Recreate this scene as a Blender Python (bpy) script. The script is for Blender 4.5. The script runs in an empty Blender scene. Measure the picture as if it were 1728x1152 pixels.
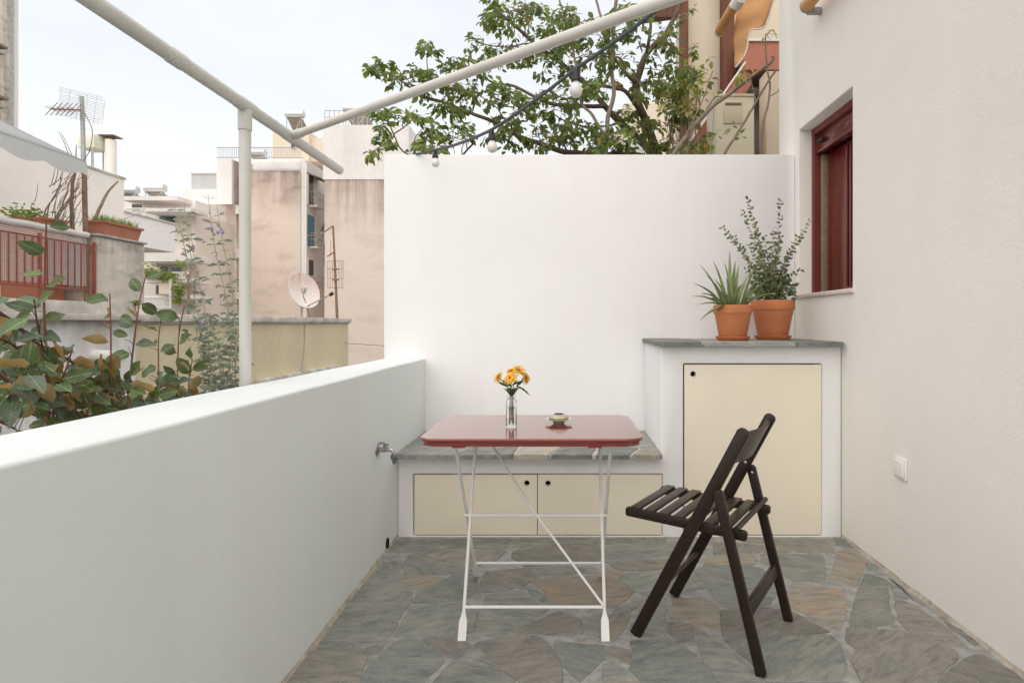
import bpy, bmesh, math, random
from mathutils import Vector, Matrix, Euler, noise
random.seed(11)
R = math.radians
S = bpy.context.scene
COL = S.collection

# ------------------------------------------------------------------ camera
EYE = 1.10
cd = bpy.data.cameras.new('camera'); cam = bpy.data.objects.new('camera', cd); COL.objects.link(cam)
cam.location = (0, 0, EYE); cam.rotation_euler = (R(90), 0, 0)
cd.sensor_width = 36; cd.lens = 1021 / 1728 * 36
cd.shift_x = -86 / 1728; cd.shift_y = -31 / 1728
cd.clip_start = 0.05; cd.clip_end = 3000
S.camera = cam
# ------------------------------------------------------------------ sky, sun, exposure
SUN_AZ, SUN_EL = 180.0, 50.0          # degrees, clockwise from +Y (the view direction)
w = bpy.data.worlds.new('World'); S.world = w; w.use_nodes = True
nt = w.node_tree; nd = nt.nodes; ln = nt.links
bg = nd['Background']; bg.inputs[1].default_value = 0.117
sky = nd.new('ShaderNodeTexSky'); sky.sky_type = 'NISHITA'; sky.sun_disc = False
sky.sun_elevation = R(SUN_EL); sky.sun_rotation = R(SUN_AZ)
sky.air_density = 1.0; sky.dust_density = 2.2; sky.ozone_density = 1.0
tc = nd.new('ShaderNodeTexCoord'); mp = nd.new('ShaderNodeMapping'); mp.inputs['Scale'].default_value = (1.3, 1.3, 4.5)
nz = nd.new('ShaderNodeTexNoise'); nz.inputs['Scale'].default_value = 2.2; nz.inputs['Detail'].default_value = 7; nz.inputs['Roughness'].default_value = 0.55
rp = nd.new('ShaderNodeMapRange'); rp.inputs['From Min'].default_value = 0.32; rp.inputs['From Max'].default_value = 0.68
rp.inputs['To Min'].default_value = 0.80; rp.inputs['To Max'].default_value = 0.97
mx = nd.new('ShaderNodeMix'); mx.data_type = 'RGBA'
mx.inputs['B'].default_value = (4.0, 4.02, 4.0, 1)      # thin white cloud veil
ln.new(tc.outputs['Generated'], mp.inputs['Vector']); ln.new(mp.outputs['Vector'], nz.inputs['Vector'])
ln.new(nz.outputs['Fac'], rp.inputs['Value']); ln.new(rp.outputs['Result'], mx.inputs['Factor'])
ln.new(sky.outputs['Color'], mx.inputs['A']); ln.new(mx.outputs['Result'], bg.inputs['Color'])
sd = bpy.data.lights.new('sun', 'SUN'); so = bpy.data.objects.new('sun', sd); COL.objects.link(so)
sd.energy = 1.02; sd.angle = R(110); sd.color = (1.0, 0.92, 0.82)
sv = Vector((math.sin(R(SUN_AZ)) * math.cos(R(SUN_EL)), math.cos(R(SUN_AZ)) * math.cos(R(SUN_EL)), math.sin(R(SUN_EL))))
so.rotation_euler = sv.to_track_quat('Z', 'Y').to_euler(); so.location = sv * 40
S.view_settings.view_transform = 'Standard'; S.view_settings.look = 'None'
S.view_settings.exposure = 1.14; S.view_settings.gamma = 1; S.view_settings.use_curve_mapping = False
S.render.engine = 'CYCLES'
S.cycles.max_bounces = 10; S.cycles.diffuse_bounces = 6; S.cycles.glossy_bounces = 4; S.cycles.transmission_bounces = 8
S.cycles.use_denoising = True

# ------------------------------------------------------------------ layout helpers
F, CX, CY = 1021., 950., 545.
def at(x, y, Y):                       # survey: a sight line of the photograph followed to distance Y
    return Vector(((x - CX) / F * Y, Y, EYE + (CY - y) / F * Y))
def ground(x, y, z=0.0):
    Y = (EYE - z) * F / (y - CY); return Vector(((x - CX) / F * Y, Y, z))

def props(o, label=None, cat=None, group=None, kind=None):
    if label: o['label'] = label
    if cat: o['category'] = cat
    if group: o['group'] = group
    if kind: o['kind'] = kind
    return o
def thing(name, label, cat, loc=(0, 0, 0), group=None):
    o = bpy.data.objects.new(name, None); COL.objects.link(o); o.location = loc
    o.empty_display_size = 0.05
    return props(o, label, cat, group)
def wm(o):
    return (wm(o.parent) if o.parent else Matrix()) @ o.matrix_basis

class MB:
    def __init__(s): s.v = []; s.f = []; s.m = []
    def add(s, vs, fs, mi=0):
        n = len(s.v); s.v += [Vector(p) for p in vs]; s.f += [[i + n for i in f] for f in fs]; s.m += [mi] * len(fs); return s
    def box(s, a, b, mi=0):
        x0, x1 = sorted((a[0], b[0])); y0, y1 = sorted((a[1], b[1])); z0, z1 = sorted((a[2], b[2]))
        return s.add([(x0,y0,z0),(x1,y0,z0),(x1,y1,z0),(x0,y1,z0),(x0,y0,z1),(x1,y0,z1),(x1,y1,z1),(x0,y1,z1)],
              [(0,3,2,1),(4,5,6,7),(0,1,5,4),(1,2,6,5),(2,3,7,6),(3,0,4,7)], mi)
    def rbox(s, a, b, bev=0.004, seg=2, M=None, mi=0):
        bm = bmesh.new(); bmesh.ops.create_cube(bm, size=1)
        a = Vector(a); b = Vector(b)
        for v in bm.verts: v.co = Vector(((a[i] + b[i]) / 2 + v.co[i] * abs(b[i] - a[i]) for i in range(3)))
        bmesh.ops.bevel(bm, geom=bm.edges[:], offset=bev, segments=seg, profile=0.5, affect='EDGES')
        if M is not None: bm.transform(M)
        return s.bm(bm, mi)
    def bm(s, bm, mi=0):
        bm.verts.index_update(); s.add([v.co.copy() for v in bm.verts], [[v.index for v in f.verts] for f in bm.faces], mi); bm.free(); return s
    def tube(s, pts, r, n=8, cap=True, mi=0, squash=None):
        pts = [Vector(p) for p in pts]; k = len(pts)
        rs = r if isinstance(r, (list, tuple)) else [r] * k
        up = None; rings = []
        for i, p in enumerate(pts):
            d = (pts[min(i + 1, k - 1)] - pts[max(i - 1, 0)]).normalized()
            if up is None:
                up = Vector((0, 0, 1)) if abs(d.z) < 0.9 else Vector((0, 1, 0))
            sx = d.cross(up).normalized(); up = sx.cross(d).normalized()
            q = squash or 1.0
            rings.append([p + (sx * math.cos(2 * math.pi * j / n) * q + up * math.sin(2 * math.pi * j / n)) * rs[i] for j in range(n)])
        vs = [v for rg in rings for v in rg]; fs = []
        for i in range(k - 1):
            for j in range(n):
                a = i * n + j; b = i * n + (j + 1) % n
                fs.append((a, b, b + n, a + n))
        if cap: fs += [tuple(range(n - 1, -1, -1)), tuple(range((k - 1) * n, k * n))]
        return s.add(vs, fs, mi)
    def lathe(s, prof, n=32, M=None, mi=0, closed=False):
        vs = []; fs = []
        for (r, z) in prof:
            for j in range(n):
                t = 2 * math.pi * j / n; vs.append(Vector((r * math.cos(t), r * math.sin(t), z)))
        k = len(prof)
        for i in range(k if closed else k - 1):
            for j in range(n):
                a = i * n + j; b = i * n + (j + 1) % n; c = ((i + 1) % k) * n
                fs.append((a, b, c + (j + 1) % n, c + j))
        if not closed:
            if prof[0][0] > 1e-5: fs.append(tuple(range(n - 1, -1, -1)))
            if prof[-1][0] > 1e-5: fs.append(tuple(range((k - 1) * n, k * n)))
        if M is not None: vs = [M @ v for v in vs]
        return s.add(vs, fs, mi)
    def prism(s, poly, z0, z1, mi=0):             # plan polygon, counter-clockwise
        n = len(poly); vs = [Vector((p[0], p[1], z0)) for p in poly] + [Vector((p[0], p[1], z1)) for p in poly]
        fs = [tuple(range(n - 1, -1, -1)), tuple(range(n, 2 * n))] + [(i, (i + 1) % n, n + (i + 1) % n, n + i) for i in range(n)]
        return s.add(vs, fs, mi)
    def mesh(s, name, mats, smooth=None):
        me = bpy.data.meshes.new(name); me.from_pydata(s.v, [], s.f)
        if not isinstance(mats, (list, tuple)): mats = [mats]
        for m in mats: me.materials.append(m)
        if len(mats) > 1: me.polygons.foreach_set('material_index', s.m)
        if smooth is not None:
            me.shade_smooth(); me.set_sharp_from_angle(angle=R(smooth))
        me.update(); return me
    def build(s, name, mats, parent=None, smooth=None, label=None, cat=None, group=None, kind=None, origin=None):
        if parent is None:
            if origin is None:
                xs = [v.x for v in s.v]; ys = [v.y for v in s.v]; zs = [v.z for v in s.v]
                origin = Vector(((min(xs) + max(xs)) / 2, (min(ys) + max(ys)) / 2, min(zs)))
            for v in s.v: v -= origin
        o = bpy.data.objects.new(name, s.mesh(name, mats, smooth)); COL.objects.link(o)
        if parent is None: o.location = origin
        else:
            o.parent = parent; o.matrix_basis = wm(parent).inverted()
        return props(o, label, cat, group, kind)

def inst(name, me, M, parent=None):
    o = bpy.data.objects.new(name, me); COL.objects.link(o)
    if parent: o.parent = parent; o.matrix_basis = wm(parent).inverted() @ M
    else: o.matrix_basis = M
    return o

def voxwall(mb, fu, us, vs, solid, depth, mi=0):
    """solid slab on a grid of cells: fu(u, v, w) gives the point, w = 0 is the front"""
    nu, nv = len(us) - 1, len(vs) - 1
    ok = lambda i, j: 0 <= i < nu and 0 <= j < nv and solid(i, j)
    for i in range(nu):
        for j in range(nv):
            if not ok(i, j): continue
            a, b, c, d = us[i], us[i + 1], vs[j], vs[j + 1]
            P = lambda u, v, w: fu(u, v, w)
            mb.add([P(a,c,0),P(b,c,0),P(b,d,0),P(a,d,0)], [(0,1,2,3)], mi)
            mb.add([P(a,c,depth),P(b,c,depth),P(b,d,depth),P(a,d,depth)], [(3,2,1,0)], mi)
            if not ok(i - 1, j): mb.add([P(a,c,0),P(a,d,0),P(a,d,depth),P(a,c,depth)], [(0,1,2,3)], mi)
            if not ok(i + 1, j): mb.add([P(b,c,0),P(b,c,depth),P(b,d,depth),P(b,d,0)], [(0,1,2,3)], mi)
            if not ok(i, j - 1): mb.add([P(a,c,0),P(a,c,depth),P(b,c,depth),P(b,c,0)], [(0,1,2,3)], mi)
            if not ok(i, j + 1): mb.add([P(a,d,0),P(b,d,0),P(b,d,depth),P(a,d,depth)], [(0,1,2,3)], mi)
    return mb
def soften(mb, off=0.006, seg=2, ang=60):
    bm = bmesh.new(); vs = [bm.verts.new(v) for v in mb.v]
    for f in mb.f:
        try: bm.faces.new([vs[i] for i in f])
        except ValueError: pass
    bmesh.ops.remove_doubles(bm, verts=bm.verts[:], dist=1e-5)
    bmesh.ops.recalc_face_normals(bm, faces=bm.faces[:])
    bmesh.ops.dissolve_limit(bm, angle_limit=R(1), verts=bm.verts[:], edges=bm.edges[:])
    es = [e for e in bm.edges if len(e.link_faces) == 2 and e.calc_face_angle(0) > R(ang)]
    bmesh.ops.bevel(bm, geom=es, offset=off, segments=seg, profile=0.5, affect='EDGES')
    out = MB(); out.bm(bm); return out

# ------------------------------------------------------------------ materials
MATS = {}
def newmat(name):
    m = bpy.data.materials.new(name); m.use_nodes = True; MATS[name] = m
    return m, m.node_tree.nodes, m.node_tree.links, m.node_tree.nodes['Principled BSDF']
def noise_node(nd, ln, scale, detail=4, rough=0.55, coord='Object', vscale=(1, 1, 1), rnd=False, dist=0):
    tc = nd.new('ShaderNodeTexCoord'); mp = nd.new('ShaderNodeMapping'); mp.inputs['Scale'].default_value = vscale
    ln.new(tc.outputs[coord], mp.inputs['Vector'])
    if rnd:
        oi = nd.new('ShaderNodeObjectInfo'); ml = nd.new('ShaderNodeMath'); ml.operation = 'MULTIPLY'; ml.inputs[1].default_value = 57.0
        ln.new(oi.outputs['Random'], ml.inputs[0]); cb = nd.new('ShaderNodeCombineXYZ')
        for k in range(3): ln.new(ml.outputs[0], cb.inputs[k])
        ln.new(cb.outputs[0], mp.inputs['Location'])
    n = nd.new('ShaderNodeTexNoise'); n.inputs['Scale'].default_value = scale; n.inputs['Detail'].default_value = detail
    n.inputs['Roughness'].default_value = rough; n.inputs['Distortion'].default_value = dist
    ln.new(mp.outputs['Vector'], n.inputs['Vector']); return n
def ramp(nd, ln, src, stops):
    r = nd.new('ShaderNodeValToRGB'); e = r.color_ramp.elements
    while len(e) < len(stops): e.new(0.5)
    for k, (p, c) in enumerate(stops):
        e[k].position = p; e[k].color = (*c, 1)
    ln.new(src, r.inputs['Fac']); return r
def simple(name, col, rough=0.6, var=0.12, scale=6, bump=0.0, bscale=60, metal=0.0, spec=0.5, coat=0.0, rnd=0.0, detail=4):
    m, nd, ln, b = newmat(name)
    b.inputs['Roughness'].default_value = rough; b.inputs['Metallic'].default_value = metal
    b.inputs['Specular IOR Level'].default_value = spec; b.inputs['Coat Weight'].default_value = coat
    c = Vector(col); n = noise_node(nd, ln, scale, detail)
    lo = tuple(max(0, x * (1 - var)) for x in c); hi = tuple(min(1, x * (1 + var)) for x in c)
    r = ramp(nd, ln, n.outputs['Fac'], [(0.3, lo), (0.7, hi)])
    out = r.outputs['Color']
    if rnd:
        oi = nd.new('ShaderNodeObjectInfo'); hs = nd.new('ShaderNodeHueSaturation')
        mr = nd.new('ShaderNodeMapRange'); mr.inputs['To Min'].default_value = 1 - rnd; mr.inputs['To Max'].default_value = 1 + rnd
        ln.new(oi.outputs['Random'], mr.inputs['Value']); ln.new(mr.outputs['Result'], hs.inputs['Value'])
        ln.new(out, hs.inputs['Color']); out = hs.outputs['Color']
    ln.new(out, b.inputs['Base Color'])
    if bump:
        bn = noise_node(nd, ln, bscale, 5, 0.6); bu = nd.new('ShaderNodeBump'); bu.inputs['Strength'].default_value = bump
        bu.inputs['Distance'].default_value = 0.01
        ln.new(bn.outputs['Fac'], bu.inputs['Height']); ln.new(bu.outputs['Normal'], b.inputs['Normal'])
    return m
def plaster(name, col, grain=160, strength=0.35, mott=0.03, rough=0.9, trowel=0.25):
    m, nd, ln, b = newmat(name); b.inputs['Roughness'].default_value = rough; b.inputs['Specular IOR Level'].default_value = 0.25
    n = noise_node(nd, ln, 1.7, 6, 0.6); lo = tuple(x * (1 - mott) for x in col); hi = tuple(min(1, x * (1 + mott * 0.6)) for x in col)
    r = ramp(nd, ln, n.outputs['Fac'], [(0.3, lo), (0.7, hi)]); ln.new(r.outputs['Color'], b.inputs['Base Color'])
    st_ = noise_node(nd, ln, 5, 6, 0.65, vscale=(1, 1, .12)); sr = ramp(nd, ln, st_.outputs['Fac'], [(0.42, (1, 1, 1)), (0.75, (0.975, 0.972, 0.962))])
    mm = nd.new('ShaderNodeMix'); mm.data_type = 'RGBA'; mm.blend_type = 'MULTIPLY'; mm.inputs['Factor'].default_value = 1
    ln.new(r.outputs['Color'], mm.inputs['A']); ln.new(sr.outputs['Color'], mm.inputs['B']); ln.new(mm.outputs['Result'], b.inputs['Base Color'])
    g = noise_node(nd, ln, grain, 3, 0.6); h = noise_node(nd, ln, 7, 3, 0.5)
    bu = nd.new('ShaderNodeBump'); bu.inputs['Strength'].default_value = strength; bu.inputs['Distance'].default_value = 0.004
    b2 = nd.new('ShaderNodeBump'); b2.inputs['Strength'].default_value = trowel; b2.inputs['Distance'].default_value = 0.02
    ln.new(g.outputs['Fac'], bu.inputs['Height']); ln.new(h.outputs['Fac'], b2.inputs['Height'])
    ln.new(b2.outputs['Normal'], bu.inputs['Normal']); ln.new(bu.outputs['Normal'], b.inputs['Normal']); return m
def stone(name, a, b_, c, rot=0.3):
    m, nd, ln, b = newmat(name); b.inputs['Roughness'].default_value = 0.62; b.inputs['Specular IOR Level'].default_value = 0.35
    n1 = noise_node(nd, ln, 5.0, 7, 0.68, vscale=(1, 2.0, 1), rnd=True, dist=0.9)
    n2 = noise_node(nd, ln, 26, 6, 0.7, vscale=(0.35, 1.4, 1), rnd=True, dist=0.4)
    r1 = ramp(nd, ln, n1.outputs['Fac'], [(0.34, a), (0.52, b_), (0.70, c)])
    r2 = ramp(nd, ln, n2.outputs['Fac'], [(0.28, (0.48, 0.49, 0.48)), (0.50, (0.95, 0.95, 0.94)), (0.72, (1.28, 1.22, 1.12))])
    mu = nd.new('ShaderNodeMix'); mu.data_type = 'RGBA'; mu.blend_type = 'MULTIPLY'; mu.inputs['Factor'].default_value = 0.9; mu.clamp_result = False
    ln.new(r1.outputs['Color'], mu.inputs['A']); ln.new(r2.outputs['Color'], mu.inputs['B'])
    oi = nd.new('ShaderNodeObjectInfo'); hs = nd.new('ShaderNodeHueSaturation'); mr = nd.new('ShaderNodeMapRange')
    mr.inputs['To Min'].default_value = 0.84; mr.inputs['To Max'].default_value = 1.16
    ln.new(oi.outputs['Random'], mr.inputs['Value']); ln.new(mr.outputs['Result'], hs.inputs['Value'])
    # pale mineral specks
    n3 = noise_node(nd, ln, 190, 2, 0.5); r3 = ramp(nd, ln, n3.outputs['Fac'], [(0.64, (0, 0, 0)), (0.74, (0.20, 0.20, 0.185))])
    ad = nd.new('ShaderNodeMix'); ad.data_type = 'RGBA'; ad.blend_type = 'ADD'; ad.inputs['Factor'].default_value = 1
    ln.new(mu.outputs['Result'], hs.inputs['Color']); ln.new(hs.outputs['Color'], ad.inputs['A']); ln.new(r3.outputs['Color'], ad.inputs['B'])
    ln.new(ad.outputs['Result'], b.inputs['Base Color'])
    bu = nd.new('ShaderNodeBump'); bu.inputs['Strength'].default_value = 0.55; bu.inputs['Distance'].default_value = 0.006
    n4 = noise_node(nd, ln, 14, 8, 0.65, vscale=(0.6, 1.5, 1), rnd=True, dist=0.8)
    ln.new(n4.outputs['Fac'], bu.inputs['Height']); ln.new(bu.outputs['Normal'], b.inputs['Normal'])
    rr = nd.new('ShaderNodeMapRange'); rr.inputs['To Min'].default_value = 0.45; rr.inputs['To Max'].default_value = 0.8
    ln.new(n2.outputs['Fac'], rr.inputs['Value']); ln.new(rr.outputs['Result'], b.inputs['Roughness'])
    return m
def leafmat(name, top, under, rough=0.45, var=0.25, trans=0.25, rib=0.0, tint=(1.9, 1.9, 1.4)):
    m, nd, ln, b = newmat(name); b.inputs['Roughness'].default_value = rough; b.inputs['Specular IOR Level'].default_value = 0.4
    n = noise_node(nd, ln, 25, 3, 0.6)
    r1 = ramp(nd, ln, n.outputs['Fac'], [(0.3, tuple(x * (1 - var) for x in top)), (0.7, tuple(x * (1 + var) for x in top))])
    ge = nd.new('ShaderNodeNewGeometry'); mx = nd.new('ShaderNodeMix'); mx.data_type = 'RGBA'; topc = r1.outputs['Color']
    if rib:                                   # pale midrib and faint side veins, in the leaf's own frame
        tc = nd.new('ShaderNodeTexCoord'); sp = nd.new('ShaderNodeSeparateXYZ'); ln.new(tc.outputs['Object'], sp.inputs[0])
        ab = nd.new('ShaderNodeMath'); ab.operation = 'ABSOLUTE'; ln.new(sp.outputs['Y'], ab.inputs[0])
        mr0 = nd.new('ShaderNodeMapRange'); mr0.inputs['From Min'].default_value = 0.0004; mr0.inputs['From Max'].default_value = 0.0016; mr0.inputs['To Min'].default_value = rib; mr0.inputs['To Max'].default_value = 0
        ln.new(ab.outputs[0], mr0.inputs['Value'])
        su = nd.new('ShaderNodeMath'); su.operation = 'SUBTRACT'; ln.new(sp.outputs['X'], su.inputs[0]); ln.new(ab.outputs[0], su.inputs[1])
        sc = nd.new('ShaderNodeMath'); sc.operation = 'MULTIPLY'; sc.inputs[1].default_value = 900; ln.new(su.outputs[0], sc.inputs[0])
        si = nd.new('ShaderNodeMath'); si.operation = 'SINE'; ln.new(sc.outputs[0], si.inputs[0])
        vb = nd.new('ShaderNodeBump'); vb.inputs['Strength'].default_value = 0.35; vb.inputs['Distance'].default_value = 0.001; ln.new(si.outputs[0], vb.inputs['Height']); ln.new(vb.outputs['Normal'], b.inputs['Normal'])
        m0 = nd.new('ShaderNodeMix'); m0.data_type = 'RGBA'; ln.new(mr0.outputs['Result'], m0.inputs['Factor']); ln.new(topc, m0.inputs['A']); m0.inputs['B'].default_value = (0.26, 0.30, 0.13, 1); topc = m0.outputs['Result']
    ln.new(ge.outputs['Backfacing'], mx.inputs['Factor']); ln.new(topc, mx.inputs['A']); mx.inputs['B'].default_value = (*under, 1)
    oi = nd.new('ShaderNodeObjectInfo'); hs = nd.new('ShaderNodeHueSaturation'); mr = nd.new('ShaderNodeMapRange')
    mr.inputs['To Min'].default_value = 0.75; mr.inputs['To Max'].default_value = 1.3
    ln.new(oi.outputs['Random'], mr.inputs['Value']); ln.new(mr.outputs['Result'], hs.inputs['Value'])
    ln.new(mx.outputs['Result'], hs.inputs['Color']); ln.new(hs.outputs['Color'], b.inputs['Base Color'])
    if trans:
        tr = nd.new('ShaderNodeBsdfTranslucent'); ms = nd.new('ShaderNodeMixShader'); ms.inputs[0].default_value = trans
        gm = nd.new('ShaderNodeMix'); gm.data_type = 'RGBA'; gm.blend_type = 'MULTIPLY'; gm.clamp_result = False; gm.inputs['Factor'].default_value = 1; gm.inputs['B'].default_value = (*tint, 1); ln.new(hs.outputs['Color'], gm.inputs['A']); ln.new(gm.outputs['Result'], tr.inputs['Color']); ln.new(b.outputs[0], ms.inputs[1]); ln.new(tr.outputs[0], ms.inputs[2])
        ln.new(ms.outputs[0], nd['Material Output'].inputs['Surface'])
    return m
def facade(name, col, dirt, ztop, span, amt=0.8, sx=1.6, patch=0.25, ps=0.45):
    m, nd, ln, b = newmat(name); b.inputs['Roughness'].default_value = 0.9; b.inputs['Specular IOR Level'].default_value = 0.2
    ge = nd.new('ShaderNodeNewGeometry'); sp = nd.new('ShaderNodeSeparateXYZ'); ln.new(ge.outputs['Position'], sp.inputs[0])
    mr = nd.new('ShaderNodeMapRange'); mr.inputs['From Min'].default_value = ztop - span; mr.inputs['From Max'].default_value = ztop
    ln.new(sp.outputs['Z'], mr.inputs['Value'])
    def pn(scale, vs, det=5):
        mp = nd.new('ShaderNodeMapping'); mp.inputs['Scale'].default_value = vs; ln.new(ge.outputs['Position'], mp.inputs['Vector'])
        n = nd.new('ShaderNodeTexNoise'); n.inputs['Scale'].default_value = scale; n.inputs['Detail'].default_value = det; n.inputs['Roughness'].default_value = 0.6
        ln.new(mp.outputs['Vector'], n.inputs['Vector']); return n
    st = pn(sx, (1, 1, 0.09)); sr = ramp(nd, ln, st.outputs['Fac'], [(0.33, (0, 0, 0)), (0.58, (1, 1, 1))])
    mu = nd.new('ShaderNodeMath'); mu.operation = 'MULTIPLY'; ln.new(sr.outputs['Color'], mu.inputs[0])
    pw = nd.new('ShaderNodeMath'); pw.operation = 'POWER'; pw.inputs[1].default_value = 1.3
    ln.new(mr.outputs['Result'], pw.inputs[0]); ln.new(pw.outputs[0], mu.inputs[1])
    pa = pn(ps, (1, 1, 2.2), 7); pr = ramp(nd, ln, pa.outputs['Fac'], [(0.5, (0, 0, 0)), (0.72, (patch, patch, patch))])
    ad = nd.new('ShaderNodeMath'); ad.operation = 'ADD'; ad.use_clamp = True
    am = nd.new('ShaderNodeMath'); am.operation = 'MULTIPLY'; am.inputs[1].default_value = amt; ln.new(mu.outputs[0], am.inputs[0])
    ln.new(am.outputs[0], ad.inputs[0]); ln.new(pr.outputs['Color'], ad.inputs[1])
    fi = pn(9, (1, 1, 1), 4); fr = ramp(nd, ln, fi.outputs['Fac'], [(0.3, tuple(x * 0.93 for x in col)), (0.7, tuple(min(1, x * 1.05) for x in col))])
    mx = nd.new('ShaderNodeMix'); mx.data_type = 'RGBA'; ln.new(ad.outputs[0], mx.inputs['Factor']); ln.new(fr.outputs['Color'], mx.inputs['A'])
    mx.inputs['B'].default_value = (*dirt, 1); ln.new(mx.outputs['Result'], b.inputs['Base Color']); return m
def wood(name, a, b_, rough=0.5, vs=(1, 1, 1), scale=9):
    m, nd, ln, b = newmat(name); b.inputs['Roughness'].default_value = rough; b.inputs['Specular IOR Level'].default_value = 0.4
    n = noise_node(nd, ln, scale, 6, 0.65, vscale=vs, dist=0.5); r = ramp(nd, ln, n.outputs['Fac'], [(0.3, a), (0.7, b_)])
    ln.new(r.outputs['Color'], b.inputs['Base Color'])
    bu = nd.new('ShaderNodeBump'); bu.inputs['Strength'].default_value = 0.15; bu.inputs['Distance'].default_value = 0.002
    ln.new(n.outputs['Fac'], bu.inputs['Height']); ln.new(bu.outputs['Normal'], b.inputs['Normal']); return m
def glass(name, col=(1, 1, 1), ior=1.45, rough=0.0):
    m, nd, ln, b = newmat(name); b.inputs['Base Color'].default_value = (*col, 1); b.inputs['Transmission Weight'].default_value = 1
    b.inputs['IOR'].default_value = ior; b.inputs['Roughness'].default_value = rough; return m

m_wall = plaster('white_plaster', (0.735, 0.775, 0.785), grain=150, strength=0.15, trowel=0.07)
m_back = plaster('white_plaster_fine', (0.805, 0.795, 0.795), grain=220, strength=0.12, trowel=0.12)
m_house = plaster('house_plaster', (0.87, 0.83, 0.775), grain=120, strength=0.5, trowel=0.08)
m_grout = simple('grout', (0.32, 0.316, 0.297), 0.95, 0.28, 22, 0.9, 70, detail=9)
ST = {'g': stone('stone_grey', (0.171, 0.185, 0.172), (0.223, 0.230, 0.213), (0.279, 0.268, 0.237)),
      'b': stone('stone_blue', (0.154, 0.175, 0.170), (0.204, 0.221, 0.210), (0.257, 0.251, 0.228)),
      'n': stone('stone_green', (0.182, 0.203, 0.183), (0.233, 0.245, 0.219), (0.299, 0.279, 0.237)),
      'r': stone('stone_brown', (0.182, 0.185, 0.168), (0.230, 0.217, 0.189), (0.260, 0.257, 0.238)),
      'o': stone('stone_ochre', (0.228, 0.233, 0.210), (0.279, 0.241, 0.194), (0.314, 0.238, 0.172)),
      't': stone('stone_tan', (0.307, 0.310, 0.283), (0.382, 0.355, 0.305), (0.439, 0.366, 0.288)),
      'h': stone('stone_pale', (0.273, 0.287, 0.276), (0.342, 0.343, 0.322), (0.411, 0.388, 0.346))}
m_door = simple('cream_panel', (0.81, 0.745, 0.61), 0.45, 0.035, 2.2, 0.05, 300)
m_mortar = simple('mortar', (0.50, 0.48, 0.44), 0.95, 0.2, 20, 0.5, 90)
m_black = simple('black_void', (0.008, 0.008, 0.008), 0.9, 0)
m_red, _nd, _ln, _b = newmat('red_lacquer')
_b.inputs['Base Color'].default_value = (0.20, 0.024, 0.012, 1); _b.inputs['Roughness'].default_value = 0.14
_b.inputs['Specular IOR Level'].default_value = 0.5; _b.inputs['Coat Weight'].default_value = 0.7; _b.inputs['Coat Roughness'].default_value = 0.07; _b.inputs['Coat IOR'].default_value = 1.58
_n = noise_node(_nd, _ln, 260, 2); _u = _nd.new('ShaderNodeBump'); _u.inputs['Strength'].default_value = 0.06; _u.inputs['Distance'].default_value = 0.0005
_ln.new(_n.outputs['Fac'], _u.inputs['Height']); _ln.new(_u.outputs['Normal'], _b.inputs['Normal'])
m_wmetal = simple('white_metal', (0.76, 0.75, 0.73), 0.4, 0.04, 30, 0.05, 80)
m_darkwood = wood('dark_wood', (0.010, 0.0055, 0.004), (0.026, 0.013, 0.009), 0.42, (1, 1, 1), 22)
m_slat = wood('dark_wood_slat', (0.026, 0.015, 0.010), (0.052, 0.031, 0.020), 0.4, (1, 1, 1), 22)
m_terra = simple('terracotta', (0.56, 0.20, 0.085), 0.8, 0.10, 9, 0.12, 140)
m_terra2 = simple('terracotta_saucer', (0.50, 0.155, 0.06), 0.7, 0.08, 9, 0.1, 140)
m_soil = simple('soil', (0.045, 0.03, 0.02), 1, 0.4, 40, 0.8, 60)
m_pvc = simple('grey_pvc', (0.60, 0.60, 0.56), 0.42, 0.07, 5, 0.04, 120, spec=0.45)
m_pvcl = simple('pale_pvc', (0.66, 0.63, 0.575), 0.42, 0.06, 5, 0.04, 120)
m_rubber = simple('black_rubber', (0.018, 0.018, 0.02), 0.45, 0.1, 30)
m_cable = simple('cable_grey', (0.04, 0.045, 0.05), 0.45, 0.1, 30)
m_bulb = simple('milk_glass', (0.74, 0.73, 0.70), 0.25, 0.02, 20, coat=0.6)
m_chrome = simple('chrome', (0.42, 0.42, 0.42), 0.3, 0.2, 25, metal=1.0)
m_gplastic = simple('grey_plastic', (0.14, 0.145, 0.15), 0.5, 0.1)
m_glass = glass('clear_glass'); m_water = glass('water', (0.97, 0.99, 0.98), 1.33)
m_redwin = simple('red_shutter_paint', (0.135, 0.012, 0.009), 0.26, 0.12, 4, 0.03, 40, coat=0.35)
m_redframe = simple('red_frame_paint', (0.17, 0.032, 0.022), 0.4, 0.12, 5, 0.05, 60)
m_tan = simple('tan_brush', (0.30, 0.22, 0.15), 0.8, 0.2, 30)
m_marble = simple('sill_marble', (0.70, 0.60, 0.53), 0.5, 0.08, 6, 0.05, 60)
m_outlet = simple('outlet_plastic', (0.80, 0.785, 0.75), 0.35, 0.01)
m_silver = simple('hammered_silver', (0.62, 0.58, 0.48), 0.35, 0.25, 160, 0.6, 240, metal=1.0)
m_brass = simple('brass', (0.62, 0.36, 0.12), 0.3, 0.15, 40, metal=1.0)
m_dishglass = simple('pale_green_glass', (0.45, 0.50, 0.42), 0.15, 0.05, 20, coat=0.4)

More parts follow.
